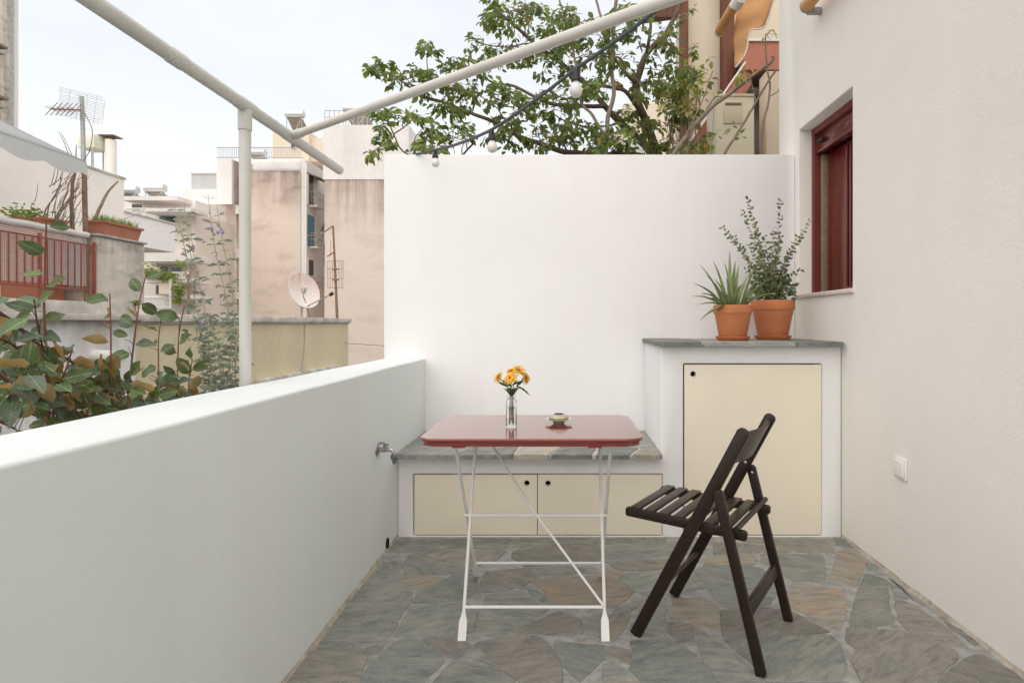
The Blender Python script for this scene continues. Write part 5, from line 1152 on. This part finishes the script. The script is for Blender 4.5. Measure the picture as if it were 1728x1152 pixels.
for k in range(46):
    x = rg.gauss(100, 18); y = rg.uniform(300, 395); XQ = 7.6 + rg.uniform(-.2, .3); a = at(x, y, XQ * F / (CX - x)); x2 = x + rg.uniform(5, 26); b = at(x2, y - rg.uniform(14, 42), XQ * F / (CX - x2))
    MB().tube(smooth_path([a, a.lerp(b, .5) + Vector((rg.uniform(-.04, .04), 0, rg.uniform(-.03, .03))), b], 3), [.007 - .0007 * i for i in range(7)], 4).build('twig', m_dry, bt, smooth=60)
# antenna mast
an = thing('antenna_mast', 'television aerial with grid reflector on a rusty pole by the railing', 'antenna', (at(146, 400, 9.22).x, 9.22, 1.42)); b0 = at(146, 395, 9.22); t0 = at(138, 163, 9.22); mdp = b0.lerp(t0, .52)
MB().tube([Vector((b0.x + .005, 9.22, 1.42)), mdp], .035, 12).build('lower_pole', m_rust, an, smooth=50)
MB().tube([mdp - Vector((0, 0, .1)), t0], .030, 12).build('upper_pole', m_galv, an, smooth=50)
gc = at(138, 181, 9.17); gx = Vector((.95, .25, -.17)).normalized(); gy = Vector((.12, .0, 1)).normalized(); gn = gx.cross(gy).normalized(); grid = MB()
for k in range(15):
    q = gy * (-.20 + k * .029) + gn * (.06 if abs(k - 7) > 4 else 0); grid.tube([gc + q - gx * .29, gc + q + gx * .29], .0028, 4)
for k in range(6): q = gx * (-.29 + k * .116); grid.tube([gc + q - gy * .20, gc + q + gy * .205], .0028, 4)
grid.build('grid_reflector', m_galv, an, smooth=60)
bmv = gn if gn.y < 0 else -gn; boom = MB(); bd = Vector((-.35, -.9, -.15)).normalized()
boom.tube([gc + Vector((0, -.02, -.05)), gc + bd * .42 + Vector((0, 0, -.10))], .011, 8)
for k in range(6):
    c = gc + bd * (.08 + .065 * k) + Vector((0, 0, -.055 - .008 * k)); boom.tube([c - Vector((.14, -.06, -.06)), c + Vector((.14, -.06, -.06))], .005, 5); boom.tube([c - Vector((.14, -.06, .07)), c + Vector((.14, -.06, .07))], .005, 5)
boom.build('dipole_boom', m_rust, an, smooth=60)
MB().tube(smooth_path([gc + Vector((.06, -.02, -.1)), gc + Vector((.16, 0, -.35)), gc + Vector((.12, 0, -.65)), gc + Vector((.03, 0, -.8))], 5), .005, 5).build('aerial_cable', m_rubber, an, smooth=60)
# grey awning on the left
ga = thing('grey_awning', 'pale grey fabric awning with scalloped valance at the left edge', 'awning', (-8.2, 7, 3.4)); m_gaw = leafmat('grey_canvas', (0.66, 0.67, 0.66), (0.66, 0.67, 0.66), 0.85, 0.05, 0.4, 0, (1.1, 1.1, 1.1))
vs = []; ny = 24
for i in range(ny + 1):
    y = 4.6 + (8.78 - 4.6) * i / ny
    for j in range(7): t = j / 6; vs.append((-6.93 - 2.5 * t, y, 3.44 + 1.28 * t - .03 * 4 * t * (1 - t)))
fs = [(i * 7 + j, i * 7 + j + 1, i * 7 + 8 + j, i * 7 + 7 + j) for i in range(ny) for j in range(6)]
o = MB().add(vs, fs).build('canvas', m_gaw, ga, smooth=60); md = o.modifiers.new('t', 'SOLIDIFY'); md.thickness = .006
vs = []; n = 84
for i in range(n + 1):
    y = 4.6 + (8.80 - 4.6) * i / n; dpt = .17 + .07 * abs(math.sin(y * math.pi / .62)); q = .0
    vs += [(-6.925, y, 3.435), (-6.915 + q * .5, y, 3.435 - dpt * .5), (-6.905 + q, y, 3.435 - dpt)]
fs = [(i * 3 + j, i * 3 + 1 + j, i * 3 + 4 + j, i * 3 + 3 + j) for i in range(n) for j in (0, 1)]
o = MB().add(vs, fs).build('valance', m_gaw, ga); md = o.modifiers.new('t', 'SOLIDIFY'); md.thickness = .004
MB().tube([(-6.94, 4.6, 3.43), (-6.94, 8.79, 3.43)], .012, 10).build('front_bar', m_galv, ga, smooth=50)
# warm white block behind the terrace
wb = thing('white_block', 'plain warm white house block behind the roof terrace', 'building', (-12, 9, GZ))
MB().box((-15, 4, GZ), (-9.5, 13.1, 4.20)).build('wall', m_peach, wb); MB().rbox((-15, 3.98, 4.201), (-9.47, 13.13, 4.25), .01).build('coping', m_ncoping, wb, smooth=40)
tk_ = thing('water_tank', 'small pale square water tank on thin legs on the roof', 'tank', (-10.3, 12.6, 4.25)); a = at(143, 254, 12.8); b = at(171, 230, 12.8)
MB().rbox((a.x, 12.6, a.z), (b.x, 13.0, b.z), .03).build('tank', simple('cream_tank', (.70, .69, .58), .6, .05), tk_, smooth=40)
for x in (a.x + .05, b.x - .06):
    for y in (12.65, 12.93): MB().tube([(x, y, 4.25), (x, y, a.z)], .016, 6).build('leg', m_galv, tk_, smooth=40)
cm_ = thing('chimney', 'round pale chimney with a rusty flat cap on the roof', 'chimney', (at(186, 290, 12.9).x, 12.9, 4.25)); c = at(187, 285, 12.9)
MB().tube([(c.x, 12.9, 4.25), (c.x, 12.9, at(0, 237, 12.9).z)], .105, 16).build('flue', m_peach, cm_, smooth=50); zc = at(0, 235, 12.9).z
MB().tube([(c.x, 12.9, zc - .03), (c.x, 12.9, zc + .04)], .07, 12).rbox((c.x - .17, 12.75, zc + .04), (c.x + .16, 13.05, zc + .06), .004).build('cap', m_rust, cm_, smooth=40)
# tall building at the left edge
tl = thing('corner_building', 'tall white building with a grey drain channel at the far left edge', 'building', (-20, 19, GZ)); m_bw = plaster('bright_white_render', (0.80, 0.74, 0.70), 8, 0.2)
XT = -18.9
MB().box((-26, 12, GZ), (XT, at(31, 0, 1).x and XT * F / (31 - CX), 16)).build('wall', m_bw, tl); yt = lambda x: XT * F / (x - CX)
MB().box((XT + .002, yt(9), GZ + 3), (XT + .14, yt(17), 15.5)).build('drain_channel', m_galv, tl)
MB().box((XT + .002, 13, GZ + 3), (XT + .25, yt(4), 15.5)).build('balcony_side', m_pillar, tl)
for yy in (72, 160): c = at(14, yy, 19.6); MB().box((XT + .26, 14, c.z - .04), (XT + .55, yt(14) - .6, c.z + .04)).build('balcony_slab', m_concrete, tl)
for yy in (84, 176): c = at(10, yy, 19.6); MB().tube([(XT + .5, 14, c.z), (XT + .5, yt(10) - .6, c.z), (XT + .2, yt(10) - .6, c.z)], .03, 8).build('balcony_rail', m_galv, tl, smooth=50)

# --- cream annex with coping, hoods, dish and aerials
cx_ = thing('cream_annex', 'long low cream-yellow annex with a grey coping beyond the parapet', 'building', (-9, 15, GZ))
MB().box((XN - 5, 10.06, GZ), (XN, 20.0, 1.12)).build('wall', m_yellow, cx_)
MB().rbox((XN - 5, 10.052, 1.121), (XN + .09, 20.09, 1.255), .012).rbox((XN - 5, 10.055, 1.085), (XN + .045, 20.045, 1.120), .008).build('coping', m_ncoping, cx_, smooth=40)
for y0, y1, zz in ((13.95, 16.2, -.20), (16.75, 19.0, -.20)): MB().rbox((XN + .001, y0, zz - .15), (XN + .14, y1, zz), .012).build('window_hood', m_ncoping, cx_, smooth=40)
for y0, y1 in ((14.1, 16.05), (16.9, 18.85)): MB().box((XN + .0012, y0, -1.6), (XN + .02, y1, -.36)).build('window', m_black, cx_)
MB().tube(smooth_path([(XN + .02, 16.6, 1.1), (XN + .03, 16.55, .4), (XN + .03, 16.4, -.15), (XN + .12, 16.35, -.25), (XN + .10, 16.2, -.55)], 5), .012, 6).build('cable', m_galv, cx_, smooth=60)
MB().tube([(XN + .02, 19.6, .45), (XN + 2.2, 21.5, .2)], .010, 5).build('stay_wire', m_rust, cx_, smooth=60)
sdish = thing('satellite_dish', 'large white satellite dish with rust stains on the annex roof', 'dish', (at(512, 530, 16.4).x, 16.4, 1.255)); dc = at(514, 490, 16.4); dn = Vector((.86, -.42, .28)).normalized(); Q = Matrix.Translation(dc) @ dn.to_track_quat('Z', 'Y').to_matrix().to_4x4()
m_dish = facade('rust_stained_white', (0.78, 0.70, 0.64), (0.52, 0.22, 0.07), 2.6, .75, 0.75, 6.0, 0.0)
MB().lathe([(.0, -.10), (.2, -.082), (.35, -.045), (.48, .0), (.50, .004), (.50, -.006), (.35, -.055), (.2, -.092), (.0, -.11)], 40, Q).build('reflector', m_dish, sdish, smooth=50)
arm = Q @ Vector((-.1, -.0, .75)); arm = at(558, 497, 16.0)
MB().tube([Q @ Vector((0, 0, -.05)) + Vector((0, 0, -.46)), arm], .018, 8).build('feed_arm', m_galv, sdish, smooth=50)
MB().tube([arm - Vector((.03, 0, .02)), arm + Vector((.06, .02, .05))], .045, 10).build('receiver', m_rubber, sdish, smooth=50)
MB().tube([Vector((dc.x - .12, 16.5, 1.255)), Vector((dc.x - .12, 16.5, dc.z + .02)), Q @ Vector((0, 0, -.11))], .028, 8).rbox((dc.x - .2, 16.42, dc.z - .06), (dc.x - .02, 16.58, dc.z + .08), .01).build('mount', m_galv, sdish, smooth=40)
MB().tube([Vector((dc.x + .2, 16.3, 1.255)), Q @ Vector((.0, .0, -.10)) + Vector((.0, 0, -.05))], .02, 6).build('strut', m_rust, sdish, smooth=40)
ra = thing('rusty_aerial', 'thin rusty roof aerial pole with bent top arm right of the dish', 'antenna', (at(569, 530, 18.4).x, 18.4, 1.255)); pb0 = at(569, 528, 18.4); pt0 = at(562, 381, 18.4)
MB().tube([Vector((pb0.x, 18.4, 1.25)), pb0.lerp(pt0, .5), pt0], [.045, .038, .03], 8).build('pole', m_rust, ra, smooth=50)
MB().tube([pt0, at(541, 396, 18.2), at(520, 398, 18.0)], .022, 6).build('top_arm', m_rust, ra, smooth=50)
el_ = MB()
for (x, y0, y1) in ((546, 395, 430), (548, 410, 448), (558, 405, 432)): el_.tube([at(x, y0, 18.3), at(x, y1, 18.3)], .007, 4)
el_.tube([at(552, 433, 18.3), at(566, 424, 18.4)], .02, 5)
for x in (553, 557, 561, 572, 576, 579): el_.tube([at(x, 440, 18.35), at(x, 486, 18.35)], .006, 4)
for y in (440, 454, 470, 486): el_.tube([at(553, y, 18.36), at(579, y, 18.36)], .006, 4)
for y in (454, 472): el_.tube([at(562, y, 18.3), at(571, y, 18.3)], .028, 5)
el_.build('elements', m_rust, ra, smooth=60)
lp = thing('roof_pipe', 'slender rusty pipe with a pale tip on the annex roof left of the post', 'pipe', (at(317, 530, 11.2).x, 11.2, 1.255)); c = at(318, 462, 11.2)
MB().tube([Vector((c.x, 11.2, 1.255)), c], .022, 8).build('stem', m_rust, lp, smooth=50); MB().tube([c - Vector((0, 0, .01)), c + Vector((0, 0, .06))], .03, 8).build('tip', m_white, lp, smooth=50)
gp = thing('wall_weeds', 'small green weeds rooted at the foot of the stained pillar', 'plant', (XN, 9.9, 1.42)); bush = []; rg = random.Random(6)
for (x, y, n, s) in ((215, 513, 60, 9), (238, 512, 20, 6)):
    for k in range(n): q = at(x + rg.gauss(0, s), y + rg.gauss(0, 3.5), 10.0 * 1); q.x = XN + rg.uniform(-.02, .10); bush.append((leaf_matrix(q, rdir(rg, rg.uniform(-.2, .8)), Vector((.6, -.3, 1)), rg.uniform(.6, 1.1)), rg.randrange(2)))
plant_leaves(gp, bush, GL, 0)

# ================================================================== FAR BUILDINGS
def pbox(mb, x0, y0, x1, y1, Y, dep): p = at(x0, y1, Y); q = at(x1, y0, Y); return mb.box((p.x, Y, p.z), (q.x, Y + dep, q.z))
m_pw = facade('far_white', (0.84, 0.80, 0.77), (0.45, 0.42, 0.38), 12, 4, 0.25, .6, 0.12)
m_pink = facade('stained_pink_render', (0.74, 0.625, 0.54), (0.26, 0.175, 0.15), at(0, 284, 42).z, 3.8, 0.85, 0.8, 0.35)
m_pinkr = facade('stained_pink_render_streaked', (0.75, 0.635, 0.555), (0.25, 0.17, 0.145), at(0, 298, 40).z, 4.6, 0.8, 1.2, 0.2)
m_pinkl = facade('stained_pink_render_pale', (0.75, 0.65, 0.575), (0.26, 0.19, 0.165), at(0, 342, 42).z, 3.0, 0.85, 0.7, 0.3)
m_greypan = facade('grey_shed_panel', (0.60, 0.60, 0.59), (0.45, 0.45, 0.45), 20, 40, 0.4, 1.5, 0.5)
m_win = simple('dark_window', (0.05, 0.055, 0.06), 0.15, 0.2, 2)
m_blue = simple('blue_shutter', (0.10, 0.25, 0.34), 0.6, 0.15, 4)
m_slab = simple('white_slab', (0.74, 0.70, 0.66), 0.8, 0.08, 1)
m_solarp = simple('solar_panel', (0.30, 0.27, 0.22), 0.3, 0.15, 3); m_tankm = simple('tank_metal', (0.66, 0.66, 0.67), 0.3, 0.06, 4, metal=0.5)
# pink party-wall building in the middle
fb = thing('pink_apartment_block', 'apartment block with a bare stained pink party wall and white roof band', 'building', (at(465, 0, 42).x, 45, GZ))
pbox(MB(), 424, 290, 507, 760, 42, 9).build('party_wall', m_pink, fb); soften(pbox(MB(), 423.6, 267, 507.6, 289.9, 41.95, 9), .25, 3).build('roof_band', m_pw, fb, smooth=40)
pbox(MB(), 507.1, 270, 516, 760, 42.1, 9).build('corner_strip', m_pw, fb)
XS = at(516, 0, 42.1).x; zy = lambda y, Y: EYE + (CY - y) / F * Y
MB().tube([at(516.5, 275, 41.9), at(516.5, 535, 41.9)], .07, 6).build('downpipe', m_white, fb, smooth=40)
for i, y in enumerate((348, 417, 489)):
    z0 = zy(y, 43); d = MB().rbox((XS + .002, 42.55, z0 - .12), (XS + .62, 43.9, z0), .02).build('balcony', m_slab, fb, smooth=40); rr = MB()
    for k in range(9): rr.tube([(XS + .60, 42.57 + k * .16, z0), (XS + .60, 42.57 + k * .16, z0 + .95)], .016, 4)
    for k in range(4): rr.tube([(XS + .02 + k * .19, 42.57, z0), (XS + .02 + k * .19, 42.57, z0 + .95)], .016, 4)
    for zz in (z0 + .95, z0 + .5): rr.tube([(XS, 42.57, zz), (XS + .60, 42.57, zz), (XS + .60, 43.87, zz)], .022, 4)
    rr.build('balcony_rail', m_galv, d, smooth=40)
    wd = MB().box((XS + .002, 42.3, z0 + (.0 if i < 2 else .9)), (XS + .08, 43.35, z0 + 2.2)).build('window', m_blue if i == 1 else m_white, fb); MB().box((XS + .082, 42.45, z0 + (.05 if i < 2 else 1.0)), (XS + .09, 43.2, z0 + 2.1)).build('pane', m_blue if i == 1 else m_win, wd)
z0 = zy(303, 43); MB().add([(XS, 42.3, z0 + .35), (XS + .9, 42.3, z0), (XS + .9, 44.2, z0), (XS, 44.2, z0 + .35), (XS, 42.3, z0 + .25), (XS + .9, 42.3, z0 - .1), (XS + .9, 44.2, z0 - .1), (XS, 44.2, z0 + .25)], [(0, 1, 2, 3), (7, 6, 5, 4), (0, 4, 5, 1), (1, 5, 6, 2), (3, 2, 6, 7), (0, 3, 7, 4)]).build('canopy', m_concrete, fb)
z0 = zy(392, 44); MB().add([(XS + 1.15, 43.9, z0 + 2.0), (XS + 1.2, 43.6, z0), (XS + .35, 43.7, z0 + .05), (XS + 1.0, 44.6, z0)], [(0, 1, 2), (0, 2, 3), (0, 3, 1), (1, 3, 2)]).build('furled_parasol', m_concrete, fb)
pbox(MB(), 460, 221, 521, 272, 47, 5).build('penthouse', m_ncream, fb); pbox(MB(), 520.8, 233, 552, 272, 47.5, 5).build('penthouse_wing', m_ncream, fb)
w_ = pbox(MB(), 490, 242, 499, 251, 46.9, .09).build('window', m_white, fb); pbox(MB(), 491, 243, 498, 250, 46.86, .05).build('pane', m_win, w_)
rr = MB()
for k in range(46): rr.tube([at(368 + k * 3.1, 267, 42.4), at(368 + k * 3.1, 249, 42.4)], .016, 4)
for yy in (249, 266): rr.tube([at(366, yy, 42.4), at(512, yy, 42.4)], .03, 4)
rr.build('roof_railing', m_galv, fb, smooth=40)
# left pink building
fl_ = thing('stepped_white_block', 'stepped white block with dark stained patches left of the pipe post', 'building', (at(360, 0, 43).x, 46, GZ))
pbox(MB(), 330, 345, 399, 760, 42.5, 9).build('party_wall', m_pinkl, fl_); pbox(MB(), 310, 319, 365, 344.9, 42.45, 9).build('lower_roof_wall', m_pw, fl_); pbox(MB(), 310, 345, 329.9, 760, 42.45, 9).build('side_strip', m_pw, fl_)
pbox(MB(), 323, 293, 365.2, 318.9, 44, 5).build('roof_shed', m_greypan, fl_); pbox(MB(), 321, 291, 365.2, 293, 43.9, 5.2).build('shed_roof', m_slab, fl_)
pbox(MB(), 365.3, 268, 391, 344.9, 42.4, 9).build('stair_tower', m_pw, fl_); pbox(MB(), 391.1, 272, 399.2, 344.9, 42.7, 8).build('dark_edge', m_pinkl, fl_)  # second box: narrow strip in the streaked render, darker than the tower
pbox(MB(), 399.3, 276, 423.4, 760, 43.2, 8).build('recess_wall', m_ncream, fl_); w_ = pbox(MB(), 398.5 + 1, 303, 405, 318, 43.1, .09).build('window', m_win, fl_); pbox(MB(), 399.5, 318, 406, 320, 43.0, .18).build('sill', m_slab, w_)
for y in (346, 420, 490): pbox(MB(), 397, y, 410, y + 15, 42.4, .8).build('balcony_front', m_ncoping if y == 346 else m_slab, fl_)
# right pink building
fr_ = thing('streaked_apartment_block', 'apartment block with dark streaks on pink render below a white top floor', 'building', (at(620, 0, 40).x, 44, GZ))
pbox(MB(), 547.5, 303, 760, 760, 40, 10).build('party_wall', m_pinkr, fr_); pbox(MB(), 545, 211, 690, 302.9, 39.95, 10).build('top_floor', m_pw, fr_)
rr = MB()
for yy in (187, 198): rr.tube([at(548, yy, 40.2), at(640, yy, 40.2)], .022, 4)
for k in range(12): rr.tube([at(548 + k * 8, 187, 40.2), at(548 + k * 8, 211, 40.2)], .022, 4)
rr.build('roof_railing', m_galv, fr_, smooth=40)
MB().box((-4.0, 40.5, GZ), (14, 46, 3)).build('rear_wing', m_pw, fr_)
# pale house seen through the tree
ft = thing('pale_house', 'pale house glimpsed between the tree trunk and the timber post', 'building', (at(1110, 0, 14).x, 15, GZ))
pbox(MB(), 1052, 175, 1160, 420, 14, 3).build('wall', m_ncream, ft); pbox(MB(), 1040, 240, 1115, 420, 12, 1.5).build('fence_panel', m_greypan, ft); pbox(MB(), 700, 268, 1050, 420, 22, 3).build('far_wall', m_pw, ft)
# balcony apartment block far left
ab = thing('balcony_apartment_block', 'distant apartment block with planted balconies between the pillar and the shrub', 'building', (at(265, 0, 38).x, 41, GZ)); m_apw = facade('apartment_wall', (0.74, 0.67, 0.60), (0.5, 0.44, 0.38), 12, 6, .3, .6, .1)
pbox(MB(), 196, 360, 330, 760, 38, 6).build('wall', m_apw, ab); pbox(MB(), 196, 338, 330, 359.9, 39, 5).build('top_storey', m_pw, ab); pbox(MB(), 205, 331, 300, 337.9, 37.6, 6).build('roof_slab', m_slab, ab)
for y0, y1, dep in ((351, 357, 1.6), (428, 441, 2.0), (470, 477, 2.0), (498, 504, 2.0)): pbox(MB(), 238, y0, 325, y1, 38 - dep, dep - .001).build('balcony_slab', m_slab, ab)
for x0, x1, y0, y1 in ((268, 296, 365, 378), (270, 284, 450, 469), (286, 306, 450, 469), (262, 290, 480, 497), (222, 240, 344, 358)):
    w_ = pbox(MB(), x0, y0, x1, y1, 37.9, .09).build('window', m_white, ab); pbox(MB(), x0 + .8, y0 + .8, x1 - .8, y1 - .8, 37.87, .04).build('pane', m_win, w_)
for x0, x1, y0, y1 in ((244, 286, 502, 519), (214, 246, 352, 363), (290, 312, 460, 470)):
    rr = MB()
    for k in range(int((x1 - x0) / 2.6) + 1): rr.tube([at(x0 + k * 2.6, y0, 35.9), at(x0 + k * 2.6, y1, 35.9)], .03, 4)
    for yy in (y0, y1): rr.tube([at(x0, yy, 35.9), at(x1, yy, 35.9)], .04, 4)
    rr.build('balcony_rail', m_white, ab, smooth=40)
c = at(285, 473, 35.6); pbox(MB(), 268, 478, 304, 496, 35.7, .1).build('sun_blind', m_ncream, ab); MB().tube([at(288, 470, 35.6), at(288, 520, 35.6)], .09, 8).build('column', m_slab, ab, smooth=40)
ac_ = thing('air_conditioner', 'boxy air conditioning unit on the distant balcony wall', 'air conditioner', at(258, 450, 37.4)); pbox(MB(), 251, 439, 265, 449, 37.3, .6).build('case', m_cab, ac_); pbox(MB(), 257, 440, 264, 448, 37.25, .04).build('grille', m_galv, ac_)
for nm, lab, blobs in (('balcony_plants', 'green plants massed along the upper distant balcony', ((272, 464, 9, 7, 150), (250, 458, 6, 9, 90), (288, 466, 8, 5, 60), (305, 445, 5, 4, 30))), ('balcony_bush', 'leafy bush hanging beside the lower distant balcony', ((301, 490, 6, 12, 130), (296, 508, 6, 5, 40)))):
    g_ = thing(nm, lab, 'plants', at(blobs[0][0], blobs[0][1] + 10, 35.8)); bush = []; BL = [leaf_mesh('leaf', m_t1, .26, .14, .3, .3), leaf_mesh('leaf', m_t3, .22, .13, .3, .3)]
    for (x, y, sx, sy, n) in blobs:
        for k in range(n): q = at(x + rg.gauss(0, sx * .6), y + rg.gauss(0, sy * .6), 35.7 + rg.uniform(-.3, .3)); bush.append((leaf_matrix(q, rdir(rg, rg.uniform(-.5, .8)), Vector((.2, -.6, 1)), rg.uniform(.7, 1.2)), rg.randrange(2)))
    plant_leaves(g_, bush, BL, 0)
# overhanging white wing
ow = thing('overhanging_wing', 'blank white overhanging upper storey receding behind the terrace planter', 'building', (-15.5, 19, GZ))
MB().box((-18, 15, 3.66), (-14.1, 22, 4.66)).build('upper_storey', m_pw, ow); MB().box((-18, 15, GZ), (-15.2, 21.7, 3.659)).build('wall', m_apw, ow); MB().rbox((-18.05, 14.95, 4.661), (-14.05, 22.05, 4.72), .01).build('coping', m_ncoping, ow, smooth=40)
# solar water heaters on the roofs
def heater(lab, x, y, Y, s, zr):
    c = at(x, y, Y); h = thing('solar_water_heater', lab, 'water heater', (c.x, Y, zr), 'solar water heaters on the far roofs')
    MB().tube([c - Vector((.62 * s, 0, 0)), c - Vector((.58 * s, 0, 0)), c + Vector((.58 * s, 0, 0)), c + Vector((.62 * s, 0, 0))], [.2 * s, .26 * s, .26 * s, .2 * s], 16).build('tank', m_tankm, h, smooth=40)
    z0 = zr + .05; t = c.z - .3 * s
    MB().add([(c.x - .5 * s, Y - .12, t), (c.x + .5 * s, Y - .12, t), (c.x + .5 * s, Y + 1.3 * s, z0), (c.x - .5 * s, Y + 1.3 * s, z0), (c.x - .5 * s, Y - .04, t + .05), (c.x + .5 * s, Y - .04, t + .05), (c.x + .5 * s, Y + 1.38 * s, z0 + .05), (c.x - .5 * s, Y + 1.38 * s, z0 + .05)], [(0, 1, 2, 3), (7, 6, 5, 4), (0, 4, 5, 1), (1, 5, 6, 2), (3, 2, 6, 7), (0, 3, 7, 4)]).build('panel', m_solarp, h)
    for sx in (-.5, .5):
        for a, b in (((sx * s, -.14, t + .1), (sx * s, -.14, None)), ((sx * s, -.14, t + .1), (sx * s * .2, -.14, None))): MB().tube([(c.x + a[0], Y + a[1], a[2]), (c.x + b[0], Y + b[1], zr)], .03, 5).build('strut', m_galv, h, smooth=40)
heater('solar water heater on the cream penthouse left of the pipe joint', 498, 193, 48, 1.2, at(0, 221, 48).z)
heater('solar water heater behind the railing at the pipe post', 434, 258, 43.5, 1.0, at(0, 268, 43.5).z)
heater('solar water heater above the streaked pink wall by the tree', 603, 184, 43, 1.55, at(0, 211, 43).z)
heater('leftmost of the two small solar water heaters on the balcony block', 218, 321, 40.5, 1.0, at(0, 338, 40.5).z)
heater('right-hand small solar water heater on the balcony block roof', 262, 318, 40.5, 1.1, at(0, 338, 40.5).z)
